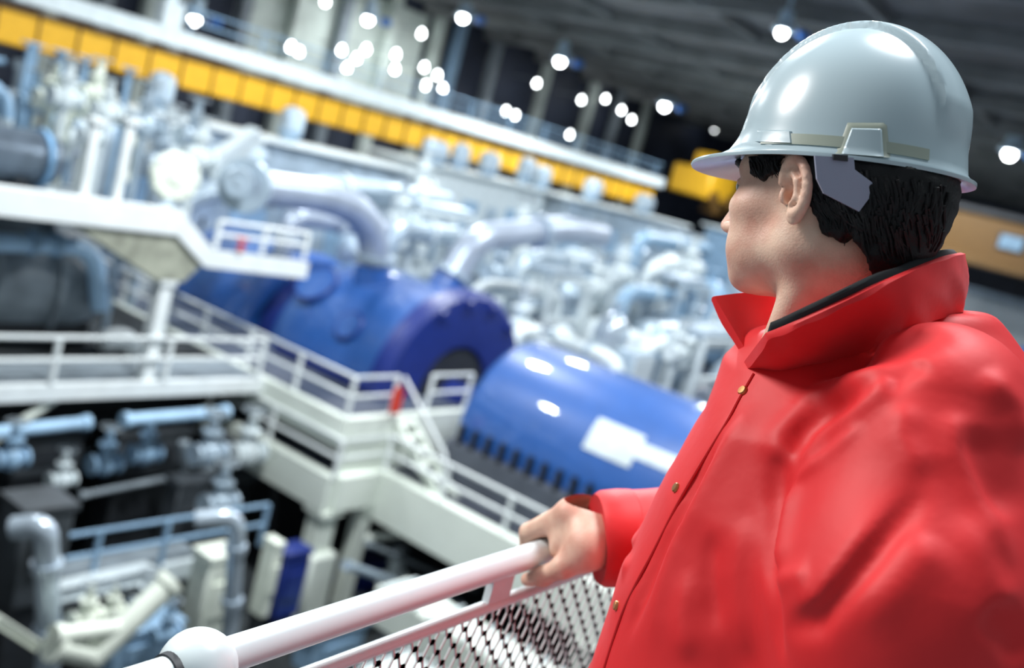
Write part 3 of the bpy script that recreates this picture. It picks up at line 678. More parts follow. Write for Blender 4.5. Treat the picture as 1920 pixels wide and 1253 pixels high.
for pts, r, m in (
    ([(24.8, 22.5, -4.8), (24.8, 22.5, -1.4), (28.5, 22.5, -1.4), (28.5, 25, -1.4)], .34, 'ice'),
    ([(26.5, 19.5, -5), (26.5, 19.5, -2.6), (31.5, 19.5, -2.6), (31.5, 19.5, -4.6)], .3, 'white'),
    ([(32, 22, -5), (32, 22, -1.7), (38, 22, -1.7), (38, 24, -1.7)], .36, 'ice'),
    ([(36, 19.6, -5), (36, 19.6, -2.2), (41, 19.6, -2.2), (41, 19.6, -5)], .3, 'pale'),
    ([(42, 21.8, -5), (42, 21.8, -1.2), (47.5, 21.8, -1.2), (47.5, 24, -1.2)], .4, 'white'),
    ([(29.2, 14.4, -5), (29.2, 14.4, -3.0), (33.2, 14.4, -3.0), (33.2, 14.4, -5)], .26, 'white'),
    ([(34.4, 15.6, -5), (34.4, 15.6, -2.7), (39, 15.6, -2.7), (39, 17, -2.7)], .3, 'ice'),
    ([(43, 14.4, -5), (43, 14.4, -1.8), (49, 14.4, -1.8), (49, 14.4, -5)], .4, 'white'),
    ([(23.4, 25.5, -2.8), (23.4, 25.5, -0.9), (27, 25.5, -0.6), (32, 26.5, -0.6)], .4, 'ice'),
    ([(45, 24.6, -4), (45, 24.6, -0.4), (53, 24.6, -0.4)], .4, 'pale'),
    ([(24.9, 17.0, -5), (24.9, 17.0, -3.3), (28.2, 17.0, -3.3), (28.2, 17.0, -5)], .24, 'white'),
    ([(27, 15.8, -5), (27, 15.8, -3.4), (27, 18.2, -3.4)], .26, 'white'),
    ([(18.2, 24.6, -2.4), (18.2, 24.6, -0.6), (21.5, 25.6, -0.3)], .34, 'ice'),
    ([(16, 22.6, -2.2), (17.4, 22.6, -1.2), (22.5, 23.4, -1.1)], .30, 'ice'),
    ([(20.2, 22.2, -2.7), (20.2, 22.2, -1.5), (24.2, 22.2, -1.5)], .28, 'pipe')):
    settle(run(pts, r, m))
for x, y, z, s, m in ((24.6, 19.4, -3.6, 1.2, 'white'), (26.2, 17.6, -3.4, 1.1, 'white'), (25.6, 16.2, -4.0, 1.0, 'white'), (29.6, 21.4, -2.4, 1.1, 'ice'), (33.6, 19.6, -2.2, 1.1, 'white'), (37.4, 20.8, -1.8, 1.3, 'white'), (40.2, 24.2, -1.4, 1.3, 'ice'),
                      (44.6, 21.8, -1.2, 1.4, 'white'), (30.6, 14.4, -3.0, .9, 'white'), (36.4, 15.6, -2.7, 1.1, 'ice'), (45.8, 14.4, -1.8, 1.3, 'white'), (26.4, 22.5, -1.4, 1.2, 'white'), (34.6, 24.4, -1.2, 1.3, 'white'), (31, 27.0, -.3, 1.2, 'white'),
                      (48.6, 19.4, -1.0, 1.4, 'ice'), (22.3, 26.2, -0.8, 1.1, 'white'), (19.2, 25.4, -0.6, 1.1, 'white'), (16.8, 24.4, -1.0, 1.1, 'ice'), (52, 18, -.8, 1.6, 'white'), (50, 14, -1.6, 1.5, 'ice')):
    valve((x, y, z), s, lab(NAMES[m] + ' gate valve', (x, y, z)), m)
    # its stand pipe
    st = [o for o in bpy.data.objects if o.name.startswith('gate_valve')][-1]
    MB().cyl((x, y, DZ), (x, y, z), .13 * s, seg=10).build('stand_pipe', M[m], bpy.data.objects[st.name])
    settle(bpy.data.objects[st.name])
def cabinet(x, y, w, h, m):
    c = np.array((x, y, DZ)); t = thing('control_cabinet', c, lab(NAMES[m] + ' control cabinet', c + Z * h * .6), 'cabinet')
    MB().box(c + Z * h / 2, (w, .7, h)).build('housing', M[m], t)
    for s in (-1, 1):
        d = MB().box(c + (s * w * .24, -.37, h * .5), (w * .44, .06, h * .86)).build('door', M['white'], t)
        MB().box(c + (s * w * .06, -.43, h * .5), (.04, .05, .25)).build('handle', M['dark'], d)
    return t
for x, y, w, h, m in ((27.2, 14.3, 1.4, 2.0, 'ice'), (32.6, 15.9, 1.3, 2.1, 'pale'), (45, 12.6, 2.0, 2.4, 'ice'), (39, 23, 1.6, 2.2, 'pale'), (34.2, 11.4, 1.6, 2.0, 'white')):
    settle(cabinet(x, y, w, h, m))
railing([(27, 10.2, -5), (34, 10.2, -5), (46, 10.2, -5)], 'white railing in front of pale machines above the generator', post=2.0)

# machinery far left, beyond the upper platform
for x, y, r, h, m in ((13.2, 25, .5, 5.2, 'grey'), (15.4, 26, .5, 5.4, 'mid'), (11.4, 26, .6, 5.6, 'grey')):
    settle(tank((x, y, DZ), r, h, m))
for pts, r, m in (([(9, 24, 0.2), (12.5, 24, 0.2), (12.5, 24, -1.2)], .22, 'pale'), ([(9.4, 23, -.3), (11.8, 23, -.3), (11.8, 23, -1.6)], .2, 'ice'), ([(12.8, 22, -1.5), (12.8, 22, .25), (14.6, 22, .25), (14.6, 22, -1.2)], .18, 'ivory'),
                  ([(13.6, 23.5, -1.2), (14.8, 23.5, .5), (14.8, 25, .5)], .22, 'white')):
    settle(run(pts, r, m))
for px, py, y, s, m in ((95, 190, 21.5, .7, 'ivory'), (130, 185, 21.2, .7, 'white'), (180, 180, 21.5, .7, 'ivory'), (200, 210, 20.5, .6, 'white'), (265, 235, 20.5, .8, 'ice'), (280, 280, 20, .8, 'white'), (195, 260, 20.2, .5, 'white'), (360, 260, 21, .8, 'ice'), (60, 195, 22, .6, 'pale')):
    c = ony(px, py, y); v_ = valve(c, s, lab(NAMES[m] + ' gate valve', c), m)
    MB().cyl((c[0], c[1], -1.55 if c[0] < 13.4 and c[1] < 22.3 else DZ), c, .11 * s, seg=10).build('stand_pipe', M[m], v_)
    settle(v_)
for px, y in ((28, 24), (75, 24), (105, 23), (150, 24), (235, 24), (15, 23)):
    c = ony(px, 180, y); t = thing('stanchion', (c[0], y, -1), lab('thin pale stanchion', c), 'post')
    MB().box((c[0], y, -.3), (.12, .12, 3.4)).build('shaft', M['pale'], t); MB().box((c[0], y, 1.4), (.3, .3, .06)).build('cap', M['pale'], t)
    settle(t)
t = thing('upper_gantry', (12, 23, 0.6), 'pale frame behind the two white posts, upper left', 'gantry')
for z in (-.1, .8): MB().box((11.5, 23.4, z), (7, .12, .14)).build('beam', M['pale'], t)
for x in (9.4, 11.6, 13.8): MB().box((x, 23.4, -1.9), (.12, .12, 5.8)).build('post', M['white'], t)
settle(t)

# ------------------------------------------------------------------ right edge: ochre crane cabin, white building, blue machine
t = thing('crane_cabin', at(1830, 440, 46), 'ochre crane structure with blue-grey windows behind the man\'s neck', 'crane')
c = at(1840, 448, 46); wall = MB().box(c, (3.0, 13.0, 2.0)).build('cabin_wall', M['ochre'], t)
MB().box(c - X * 1.2 - Z * 1.05, (2.8, 13.4, .35)).build('floor_beam', M['ochre'], t)
MB().box(c + Z * 1.1, (3.3, 13.2, .25)).build('roof_beam', M['dark'], t)
for dy, w, h in ((2.2, 1.7, 1.15), (-1.5, 1.1, .7), (-3.6, 1.2, .8)):
    f_ = MB().box(c + (-1.52, dy, .05), (.1, w, h)).build('window_frame', M['dark'], t)
    MB().box(c + (-1.58, dy, .05), (.06, w * .84, h * .82)).build('pane', M['glass'], f_)
slab('floor_deck', 50, 60, -8, 3, -5, -4.9, M['deck'])
t = thing('white_building', at(1880, 600, 50), 'long white wall of a low building behind the man\'s shoulder', 'building')
c = at(1890, 606, 50); MB().box((c[0] + 2, c[1], (c[2] + 1.1 - 5) / 2), (4, 16, c[2] + 1.1 + 5)).build('wall_sheet', M['white'], t)
MB().box((c[0] + 2, c[1], c[2] + 1.15), (4.3, 16.3, .2)).build('parapet', M['ice'], t)
for dy in (1.5, 0.2, -1.4): MB().box((c[0] - .1, c[1] + dy, c[2] - .9), (.25, .35, .8)).build('wall_bracket', M['dark'], t)
t = thing('turbine_casing', at(1905, 690, 40), 'blue casing showing beyond the man\'s shoulder at the right picture edge', 'turbine')
c = at(1935, 740, 40)
MB().lathe([(0, .2), (.1, 1.4), (.3, 1.7), (6, 1.7)], c + Y * 1.2, -Y, seg=36).build('casing_body', M['blue'], t)
MB().box((c[0], c[1] - 2, (c[2] - 1.5 - 5) / 2), (2.4, 5.5, c[2] - 1.5 + 5)).build('plinth', M['slate'], t)

# ------------------------------------------------------------------ roof lamps
def lamp(c, s, label, drop=2.0):
    c = np.array(c, float); t = thing('hanging_lamp', c, label, 'lamp', 'hanging roof lamps')
    MB().cyl(c + Z * .5 * s, c + Z * (.5 * s + drop), .09 * s, seg=8).build('stem', M['reflector'], t)
    MB().lathe([(.1 * s, .46 * s), (.12 * s, .5 * s), (.45 * s, .3 * s), (.6 * s, .3 * s), (.95 * s, .3 * s), (1.0 * s, .1 * s)], c, Z, seg=22).build('reflector', M['reflector'], t)
    MB().lathe([(-.2 * s, .02 * s), (-.18 * s, .12 * s), (-.05 * s, .22 * s), (.1 * s, .2 * s), (.14 * s, .1 * s)], c, Z, seg=18).build('lens', M['lamp'], t)
    MB().ball(c + (.55 * s, -.75 * s, .15 * s), .3 * s, 14, (1, 1, .8)).build('ballast_box', M['lampblue'], t)
    MB().tube([c + Z * .6 * s, c + (.55 * s, -.75 * s, .2 * s)], .06 * s, 6).build('bracket', M['reflector'], t)
    return t
BIG = ((365, 38, 40, 1.0, 'big hanging lamp glowing above the crane beam, far left'), (690, 38, 38, .95, 'hanging lamp at the top, left of centre over pale wall'), (868, 34, 40, 1.1, 'hanging lamp with blue housing at the top centre'),
       (1050, 116, 40, 1.3, 'hanging lamp with tall blue stem, centre of the dark roof'), (1246, 200, 40, 1.45, 'hanging lamp with blue housing left of the hard hat'), (1466, 62, 16.6, .85, 'hanging lamp touching the top left of the hard hat'), (1893, 290, 12, 1.35, 'hanging lamp at the right picture edge'))
for px, py, y, s, l in BIG:
    c = ony(px, py, y); lamp(c, s, l, drop=10.2 - c[2] - .5 * s)
SMALL = ((610, 5), (790, 65), (545, 90), (560, 100), (640, 96), (668, 112), (686, 95), (742, 104), (740, 132), (795, 128), (820, 143), (798, 162), (830, 168), (1006, 158), (1090, 189), (1135, 187), (948, 210), (966, 218), (1068, 254), (1165, 208), (1184, 226), (1340, 243), (650, 130))
for i, (px, py) in enumerate(SMALL):
    c = ony(px, py, 45.5)
    o = MB().lathe([(-.16, .02), (-.14, .1), (0, .19), (.12, .14), (.3, .08), (.32, .02)], c, Z, seg=14).build('wall_lamp', M['lampdim'])
    tag(o, lab('small wall lamp', c), 'lamp', 'small far lamps')
    o['_o'] = [0.0, 0.0, 0.0]; MB().cyl(c + Z * .31, np.array((c[0], 48.05, c[2] + .31)), .03, seg=6).build('arm', M['mid'], o)

finish_labels()
# ------------------------------------------------------------------ gallery the man stands on, and its white guard rail
slab('floor_gallery', -1.2, 4.6, -1.6, 0.75, -0.12, 0.0, M['mid'])
RY, RZ = 0.645, 1.0815
def rail_z(x): return 1.0815 + (x - 1.13) * 0.0235      # the rail climbs very slightly to the right
t = thing('guard_rail', (0.58, RY, 0), 'white tubular guard rail with ball joint and diamond mesh in front', 'railing')
hr = MB().tube([(0.25, RY, rail_z(.25)), (4.2, RY, rail_z(4.2))], 0.0172, 28).build('handrail', M['rail'], t)
bx = ony(371, 1250, RY)[0]; ballc = np.array((bx, RY, rail_z(bx) - .003))
bj = MB().ball(ballc, 0.0365, 36).build('ball_joint', M['rail'], t)
MB().lathe([(-.005, .0166), (-.004, .0212), (.003, .0222), (.006, .0166)], ballc - X * .0315, X, seg=30).build('dark_ring', M['dark'], bj)  # dark ring where the rail enters the ball
MB().cyl((ballc[0], RY, 0.0), (ballc[0], RY, ballc[2]), 0.0188, seg=24).build('post', M['rail'], t)
MB().cyl((2.45, RY, 0.0), (2.45, RY, rail_z(2.45)), 0.0172, seg=24).build('post', M['rail'], t)
LZ = RZ - 0.0565; lower = lambda x: rail_z(x) - 0.0565
MB().tube([(0.6, RY, lower(.6)), (4.2, RY, lower(4.2))], 0.0088, 14).build('mesh_top_bar', M['rail'], t)
MB().tube([(0.6, RY, 0.09), (4.2, RY, 0.09)], 0.0078, 12).build('mesh_bottom_bar', M['rail'], t)
for px, py in ((938, 1092),):
    c = ony(px, py, RY)
    MB().box((c[0], RY, rail_z(c[0]) - .028), (0.046, 0.012, RZ - LZ)).build('connector_tab', M['rail'], t)
mm = MB(); dx, dz = 0.032, 0.0185
nx = int(1.95 / dx); nz_ = int((LZ - 0.1) / dz)
for j in range(nz_):
    z = -0.004 - j * dz; pts_t, pts_b = [], []
    for k in range(2 * nx + 1):
        up = (k + j) % 2 == 0
        zz = z + (0 if up else -dz)
        pts_t += [(0.62 + k * dx / 2 - dx * .13, RY, zz + lower(.62 + k * dx / 2)), (0.62 + k * dx / 2 + dx * .13, RY, zz + lower(.62 + k * dx / 2))]
    # flattened zig-zag strand, wide at the knots as in expanded sheet
    P = np.array(pts_t); hw = 0.0032; rings = []
    for p in P:
        rings.append([p + (0, -.0012, -hw), p + (0, .0012, -hw), p + (0, .0012, hw), p + (0, -.0012, hw)])
    mm.ringtube(rings)
mm.build('mesh_sheet', M['frame'], t, smooth=False)

# ------------------------------------------------------------------ implicit shapes -> mesh, for the man
def wp(r, f, z): return rh * r + fh * f + uh * z
def surface_nets(fn, lo, hi, h, chunk=400000):
    lo = np.array(lo, float); n = np.ceil((np.array(hi) - lo) / h).astype(int) + 1
    ax = [lo[i] + h * np.arange(n[i]) for i in range(3)]
    G = np.stack(np.meshgrid(*ax, indexing='ij'), -1).reshape(-1, 3)
    D = np.concatenate([fn(G[i:i + chunk]) for i in range(0, len(G), chunk)]).reshape(n)
    S = D < 0
    a = np.zeros(tuple(n - 1) + (3,)); cnt = np.zeros(tuple(n - 1))
    sl = lambda o: tuple(slice(o[i], n[i] - 1 + o[i]) for i in range(3))
    for k in range(3):
        u, v = [(1, 2), (2, 0), (0, 1)][k]
        for du in (0, 1):
            for dv in (0, 1):
                o0 = [0, 0, 0]; o0[u] = du; o0[v] = dv; o1 = list(o0); o1[k] = 1
                A, B = D[sl(o0)], D[sl(o1)]; m = (A < 0) != (B < 0)
                tt = np.where(m, A / np.where(np.abs(A - B) < 1e-12, 1, A - B), 0)
                for q in range(3):
                    a[..., q] += np.where(m, (tt if q == k else o0[q]), 0)
                cnt += m
    act = cnt > 0; idx = -np.ones(act.shape, int); idx[act] = np.arange(act.sum())
    V = (a[act] / cnt[act][:, None] + np.argwhere(act)) * h + lo
    F = []
    for k in range(3):
        u, v = [(1, 2), (2, 0), (0, 1)][k]
        s0 = [slice(None)] * 3; s1 = [slice(None)] * 3; s0[k] = slice(0, -1); s1[k] = slice(1, None)
        A, B = S[tuple(s0)], S[tuple(s1)]; e = np.argwhere(A != B)
        e = e[(e[:, u] > 0) & (e[:, v] > 0) & (e[:, u] < n[u] - 1) & (e[:, v] < n[v] - 1)]
        q = []
        for du, dv in ((-1, -1), (0, -1), (0, 0), (-1, 0)):
            c = e.copy(); c[:, u] += du; c[:, v] += dv; q.append(idx[c[:, 0], c[:, 1], c[:, 2]])
        q = np.stack(q, 1); fl = ~A[tuple(e.T)]; q[fl] = q[fl][:, ::-1]; F.append(q[(q >= 0).all(1)])
    return V, np.concatenate(F)
def smin(a, b, k):
    h = np.clip(0.5 + 0.5 * (b - a) / k, 0, 1); return b * (1 - h) + a * h - k * h * (1 - h)
def smax(a, b, k): return -smin(-a, -b, k)
def cap(p, a, b, ra, rb=None):
    rb = ra if rb is None else rb; a = np.array(a, float); ba = np.array(b, float) - a
    t_ = np.clip(((p - a) @ ba) / (ba @ ba + 1e-12), 0, 1)
    return np.linalg.norm(p - a - t_[:, None] * ba, axis=1) - (ra + (rb - ra) * t_)
def chain(p, pts, rad, k=0.008):
    d = None
    for i in range(len(pts) - 1):
        c = cap(p, pts[i], pts[i + 1], rad[i], rad[i + 1]); d = c if d is None else smin(d, c, k)
    return d
def ell(p, c, R, A=None):
    q = p - np.array(c, float)
    if A is not None: q = q @ np.array(A, float).T
    R = np.array(R, float); k0 = np.linalg.norm(q / R, axis=1); k1 = np.linalg.norm(q / (R * R), axis=1)
    return k0 * (k0 - 1) / np.maximum(k1, 1e-9)
def sph(p, c, r): return np.linalg.norm(p - np.array(c, float), axis=1) - r
def sdf_mesh(name, parts, m, parent):
    mb = MB(); off = parent['_o'].to_list() if '_o' in parent else (0, 0, 0)
    Vs, Fs, n = [], [], 0
    for V, F in parts: Vs.append(V); Fs.append(F + n); n += len(V)
    V = np.concatenate(Vs) - np.array(off); F = np.concatenate(Fs)
    me = bpy.data.meshes.new(name); me.from_pydata(V.tolist(), [], F.tolist()); me.update()
    for ms in (m if isinstance(m, (list, tuple)) else [m]): me.materials.append(ms)
    me.polygons.foreach_set('use_smooth', [True] * len(me.polygons))
    o = bpy.data.objects.new(name, me); COL.objects.link(o); o.parent = parent; o['_o'] = [float(x) for x in off]
    return o
def trace(fn, px, py, d0=0.5, d1=1.7, eps=0.0006):
    """first meeting of a pixel's ray with an implicit shape"""
    v = ray(px, py); v = v / (v @ fh); d = d0
    for _ in range(160):
        s = float(fn((CAM + v * d)[None])[0])
        if s < eps: break
        d += max(s * 0.6, 0.0008)
        if d > d1: return None
    return CAM + v * d

# ------------------------------------------------------------------ materials of the man
M['skin'] = mat('skin', srgb(228, 194, 172), 0.48, vary=0.10, scale=26, bump=0.10, bscale=420, dirt=srgb(212, 158, 138))
M['skin'].node_tree.nodes['Principled BSDF'].inputs['Subsurface Weight'].default_value = 0.12
M['skin'].node_tree.nodes['Principled BSDF'].inputs['Subsurface Radius'].default_value = (0.012, 0.005, 0.003)
M['hair'] = mat('black_hair', (0.0045, 0.005, 0.006), 0.55, vary=0.4, scale=40, bump=0.15, bscale=240, spec=0.3)
M['jacket'] = mat('red_coated_cloth', (0.68, 0.015, 0.019), 0.58, vary=0.05, scale=5, bump=0.10, bscale=22, spec=0.42)
jb_ = M['jacket'].node_tree.nodes['Principled BSDF']; jb_.inputs['Sheen Weight'].default_value = 0.1; jb_.inputs['Sheen Roughness'].default_value = 0.4; jb_.inputs['Sheen Tint'].default_value = (1, .62, .66, 1)
M['lining'] = mat('dark_lining', (0.012, 0.014, 0.017), 0.8)
M['hat'] = mat('white_hat_shell', (0.42, 0.53, 0.58), 0.27, vary=0.02, coat=0.2)
M['hatcap'] = mat('hat_slot_shadow_grey', (0.33, 0.37, 0.31), 0.35, vary=0.05)
M['strap'] = mat('lilac_grey_strap', (0.30, 0.33, 0.44), 0.5, vary=0.04)
M['brass'] = mat('brass_snap', (0.55, 0.26, 0.10), 0.35, metal=0.8)
M['eye'] = mat('eye', (0.35, 0.33, 0.30), 0.15)
M['trouser'] = mat('dark_trouser_cloth', (0.02, 0.025, 0.04), 0.8)
M['boot'] = mat('black_boot', (0.012, 0.011, 0.010), 0.45)

# ------------------------------------------------------------------ the man: head frame
YAW = math.radians(43); HP = math.radians(10); HS = 0.95
def frame(yaw, pitch, roll=0.0):
    F0 = -math.cos(yaw) * rh + math.sin(yaw) * fh; L0 = -math.sin(yaw) * rh - math.cos(yaw) * fh
    F_ = F0 * math.cos(pitch) - uh * math.sin(pitch); U_ = F0 * math.sin(pitch) + uh * math.cos(pitch)
    L_, U_ = L0 * math.cos(roll) + U_ * math.sin(roll), U_ * math.cos(roll) - L0 * math.sin(roll)
    return np.stack([F_, L_, U_])
HA = frame(YAW, HP)
EARP = at(1489, 366, 0.962)
HC = EARP - HA[1] * 0.076 * HS
def hl(p): return (p - HC) @ HA.T / HS                 # place -> head frame (forward, left, up)
def hw_(q): return HC + np.array(q, float) @ HA * HS
NECKB = wp(0.345, 1.06, 1.44)
neck_l = (np.array(NECKB) - HC) @ HA.T / HS
def sdf_head(p, ears=True):
    q = hl(p); qa = q.copy(); qa[:, 1] = np.abs(q[:, 1])
    qo, qao = q, qa
    lo = np.where(q[:, 2] < 0, q[:, 2] * 1.20, q[:, 2]); q = q.copy(); q[:, 2] = lo; qa = qa.copy(); qa[:, 2] = lo
    d = ell(q, (-.008, 0, .042), (.100, .078, .094))
    d = smin(d, ell(q, (.040, 0, -.025), (.055, .058, .085)), .03)
    d = smin(d, cap(qa, (.004, .048, -.058), (.070, .020, -.096), .020, .019), .028)       # jaw
    d = smin(d, cap(qa, (-.002, .052, -.01), (.004, .050, -.06), .020, .020), .028)
    d = smin(d, ell(q, (.080, 0, -.097), (.020, .024, .019)), .018)                        # chin
    d = smin(d, cap(qa, (.084, .008, .036), (.072, .042, .032), .013, .012), .016)         # brow
    d = smin(d, ell(qa, (.060, .046, -.012), (.026, .022, .020)), .024)                    # cheekbone
    d = smin(d, ell(qa, (.058, .034, -.060), (.030, .026, .030)), .03)                     # cheek
    d = smin(d, cap(q, (.096, 0, .018), (.116, 0, -.030), .0065, .0105), .012)             # nose
    d = smin(d, ell(qa, (.104, .011, -.034), (.013, .009, .009)), .008)
    d = smin(d, ell(q, (.090, 0, -.068), (.013, .026, .016)), .016)                        # mouth
    d = smin(d, cap(qa, (.099, .002, -.060), (.090, .020, -.066), .0048, .003), .006)
    d = smin(d, cap(qa, (.097, .002, -.075), (.089, .018, -.072), .0055, .003), .006)
    d = smax(d, -cap(qa, (.108, .0, -.0675), (.094, .024, -.068), .0012), .003)
    d = smax(d, -ell(qa, (.098, .032, .014), (.016, .017, .012)), .014)                    # eye sockets
    d = smin(d, ell(qa, (.079, .032, .014), (.0125, .0125, .0125)), .003)
    d = smin(d, cap(qa, (.091, .020, .0195), (.084, .044, .018), .0028), .003)             # lids
    q, qa = qo, qao
    # neck
    nk = cap(q, (-.022, 0, -.045), neck_l, .058, .064)
    nk = smin(nk, cap(qa, (-.012, .045, -.06), (neck_l[0] + .03, .018, neck_l[2] + .01), .016, .016), .03)
    d = smin(d, nk, .022)
    if ears:
        ez = np.array((-.004, .080, .004))
        e = qa - ez
        # ear tilted back and standing out from the skull
        ca, sa = math.cos(math.radians(14)), math.sin(math.radians(14))
        e = np.stack([e[:, 0] * ca - e[:, 1] * sa, e[:, 0] * sa + e[:, 1] * ca, e[:, 2]], 1)
        cb, sb = math.cos(math.radians(14)), math.sin(math.radians(14))
        e = np.stack([e[:, 0] * cb - e[:, 2] * sb, e[:, 1], e[:, 0] * sb + e[:, 2] * cb], 1)
        plate = ell(e, (-.003, .002, .002), (.0175, .0050, .031))
        aa = np.linspace(math.radians(-55), math.radians(235), 15)
        rim = chain(e, [(-.003 - .0165 * math.sin(b_) * 1.0, .006, .004 + .028 * math.cos(b_)) if False else (-.003 + .0160 * math.cos(b_ + math.pi / 2 - math.pi / 2) * (-1 if False else 1), .0065, .003 + .0275 * math.sin(b_)) for b_ in np.linspace(math.radians(15), math.radians(285), 15)], [.0036] * 4 + [.0044] * 9 + [.0040, .0036], .003)
        inner = chain(e, [(.000, .0055, .018), (-.008, .0075, .006), (-.006, .0075, -.010), (.003, .006, -.014)], [.0026, .0034, .0034, .0028], .003)
        lobe = ell(e, (.002, .003, -.026), (.0085, .0048, .0085))
        trag = ell(e, (.0115, .006, -.004), (.0045, .0042, .0075))
        pl = smin(smin(plate, lobe, .006), rim, .004)
        pl = smax(pl, -ell(e, (.002, .0095, -.003), (.0105, .0125, .0155)), .004)
        pl = smax(pl, -chain(e, [(.003, .0085, .021), (-.007, .0085, .018), (-.0115, .0085, .006), (-.010, .0085, -.008)], [.0026, .0032, .0030, .0022], .002), .002)
        pl = smin(pl, inner, .003); pl = smin(pl, trag, .004)
        d = smin(d, pl, .005)
        d = smax(d, -cap(e, (.004, .006, -.005), (.004, -.014, -.004), .0058), .003)
    return d * HS

person = thing('person', wp(0.36, 1.06, 0.0), 'person in red jacket and white hard hat gripping the guard rail', 'person')

# torso and arm skeleton under the clothes
FT = math.radians(18)
TA = frame(FT, 0)
TC = lambda z: wp(np.interp(z, [0.7, 1.05, 1.2, 1.3, 1.45], [.385, .375, .382, .392, .408]), 1.06, z)
SHL = wp(0.368, 0.865, 1.462); SHR = wp(0.475, 1.245, 1.415)
ELL_ = wp(0.42, 0.80, 1.155); ELR = wp(0.40, 1.335, 1.185); WRR = at(1130, 1010, 1.292)
def sdf_torso(p):
    d = None
    for z, a, b in ((1.36, .095, .165), (1.22, .10, .155), (1.05, .098, .145), (.92, .10, .16)):
        e = ell((p - TC(z)) @ TA.T, (0, 0, 0), (a, b, .15)); d = e if d is None else smin(d, e, .05)
    d = smin(d, cap(p, NECKB, TC(1.36), .062, .08), .05)
    d = smin(d, chain(p, [SHL, ELL_, ELL_ + wp(.02, .06, -.22)], [.055, .042, .034], .02), .04)
    d = smin(d, chain(p, [SHR, ELR, WRR], [.055, .042, .028], .02), .04)
    for s in (-1, 1):
        hip = TC(.9) + TA[1] * s * .085
        foot = np.array((hip[0], hip[1], .09)) + TA[1] * s * .03
        d = smin(d, chain(p, [hip, (hip + foot) / 2 + TA[0] * .015 + uh * .02, foot], [.085, .056, .042], .02), .04)
    return d

# right hand closed over the rail (place coordinates)
def hand_joints():
    m0 = at(990, 999, 1.345); J = []
    for k in range(4):
        mc = m0 + X * (.0205 * k) + np.array((0, -.002, .002)) * (1.5 - abs(k - 1.2))
        x = mc[0]; L = (1.0, 1.08, 1.03, .86)[k]
        pip = np.array((x + .002, RY + .034 * (.9 + .1 * L), RZ + .006)); dip = np.array((x + .003, RY + .030, RZ - .016 * L)); tip = np.array((x + .001, RY + .010, RZ - .029))
        J.append((mc, pip, dip, tip))
    return J
JO = hand_joints()
def sdf_hand(p):
    wr = at(1112, 1008, 1.285); wr2 = wr * .3 + WRR * .7
    d = chain(p, [WRR + (ELR - WRR) * .35, WRR, wr], [.033, .031, .030], .02)
    d = smin(d, cap(p, wr, at(1086, 966, 1.30), .022, .0155), .02)
    for k, (mc, pip, dip, tip) in enumerate(JO):
        base = wr + X * (.008 * (k - 1)) + np.array((0, 0, .006))
        d = smin(d, chain(p, [base, at(1068, 964, 1.30) + X * .015 * k, mc], [.019, .0165, .0126], .014), .016)
    d = smin(d, ell(p, at(1098, 1030, 1.262), (.026, .026, .028)), .022)
    d = smin(d, ell(p, at(1058, 1018, 1.305), (.024, .018, .026)), .02)
    fing = None
    for k, (mc, pip, dip, tip) in enumerate(JO):
        s = (1, 1.02, .97, .86)[k]
        c = chain(p, [mc, pip, dip, tip], [.0122 * s, .0098 * s, .0086 * s, .0074 * s], .004)
        fing = c if fing is None else smin(fing, c, .0015)
    d = smin(d, fing, .005)
    th = chain(p, [at(1105, 1035, 1.262), at(1058, 1062, 1.262), at(1018, 1081, 1.283), at(989, 1087, 1.302)], [.021, .0145, .0118, .0092], .010)
    d = smin(d, th, .012)
    rail_ = np.linalg.norm((p - np.array((0, RY, RZ)))[:, 1:], axis=1) - .0173
    return smax(d, -rail_, .002)
def bbox(pts, pad):
    P = np.array(pts); return P.min(0) - pad, P.max(0) + pad
TL = [  # z, half depth front, half depth back, half width
    (0.74, .205, .165, .240), (0.95, .200, .165, .240), (1.10, .188, .165, .235), (1.22, .192, .165, .228), (1.33, .188, .165, .220), (1.41, .175, .160, .205), (1.47, .178, .150, .150), (1.52, .150, .110, .085), (1.56, .11, .075, .055)]
TLz = [t_[0] for t_ in TL]
def sdf_jacket_base(p):
    z = p[:, 2]; cr = np.interp(z, [0.7, 1.05, 1.2, 1.3, 1.45, 1.56], [.385, .372, .380, .392, .405, .375])
    dr = p @ rh - cr; df = p @ fh - 1.06
    x = dr * (TA[0] @ rh) + df * (TA[0] @ fh); y = dr * (TA[1] @ rh) + df * (TA[1] @ fh)
    zc_ = z + np.where(x > 0, .40, .25) * np.clip(x, -.16, .16); z = z + .2 * np.clip(x, -.16, .16); zz = np.clip(z, TLz[0], TLz[-1])
    a = np.where(x > 0, np.interp(zz, TLz, [t_[1] for t_ in TL]), np.interp(zz, TLz, [t_[2] for t_ in TL])); b = np.interp(zz, TLz, [t_[3] for t_ in TL])
    e = 2.3; nrm = (np.abs(x / a) ** e + np.abs(y / b) ** e) ** (1 / e)
    tor = (nrm - 1) * np.minimum(a, b)
    tor = smax(tor, np.maximum(TLz[0] - z, zc_ - 1.535), .01)
    ls = chain(p, [SHL + wp(.012, .02, .0), (SHL + ELL_) / 2 + wp(-.012, -.012, 0), ELL_, ELL_ + wp(.01, .05, -.22)], [.082, .108, .108, .08], .03)
    d = smin(tor, ls, .045)
    rs = chain(p, [SHR, ELR, WRR + (ELR - WRR) * .12], [.085, .072, .062], .03)
    ax = (ELR - WRR) / np.linalg.norm(ELR - WRR)
    rs = smax(rs, -((p - (WRR + ax * .006)) @ ax), .008)
    d = smin(d, rs, .03)
    return d
hb = bbox([hw_((-.13, -.10, -.20)), hw_((.14, .10, .15)), hw_((-.13, .1, .15)), hw_((.14, -.1, -.2)), NECKB], 0.01)
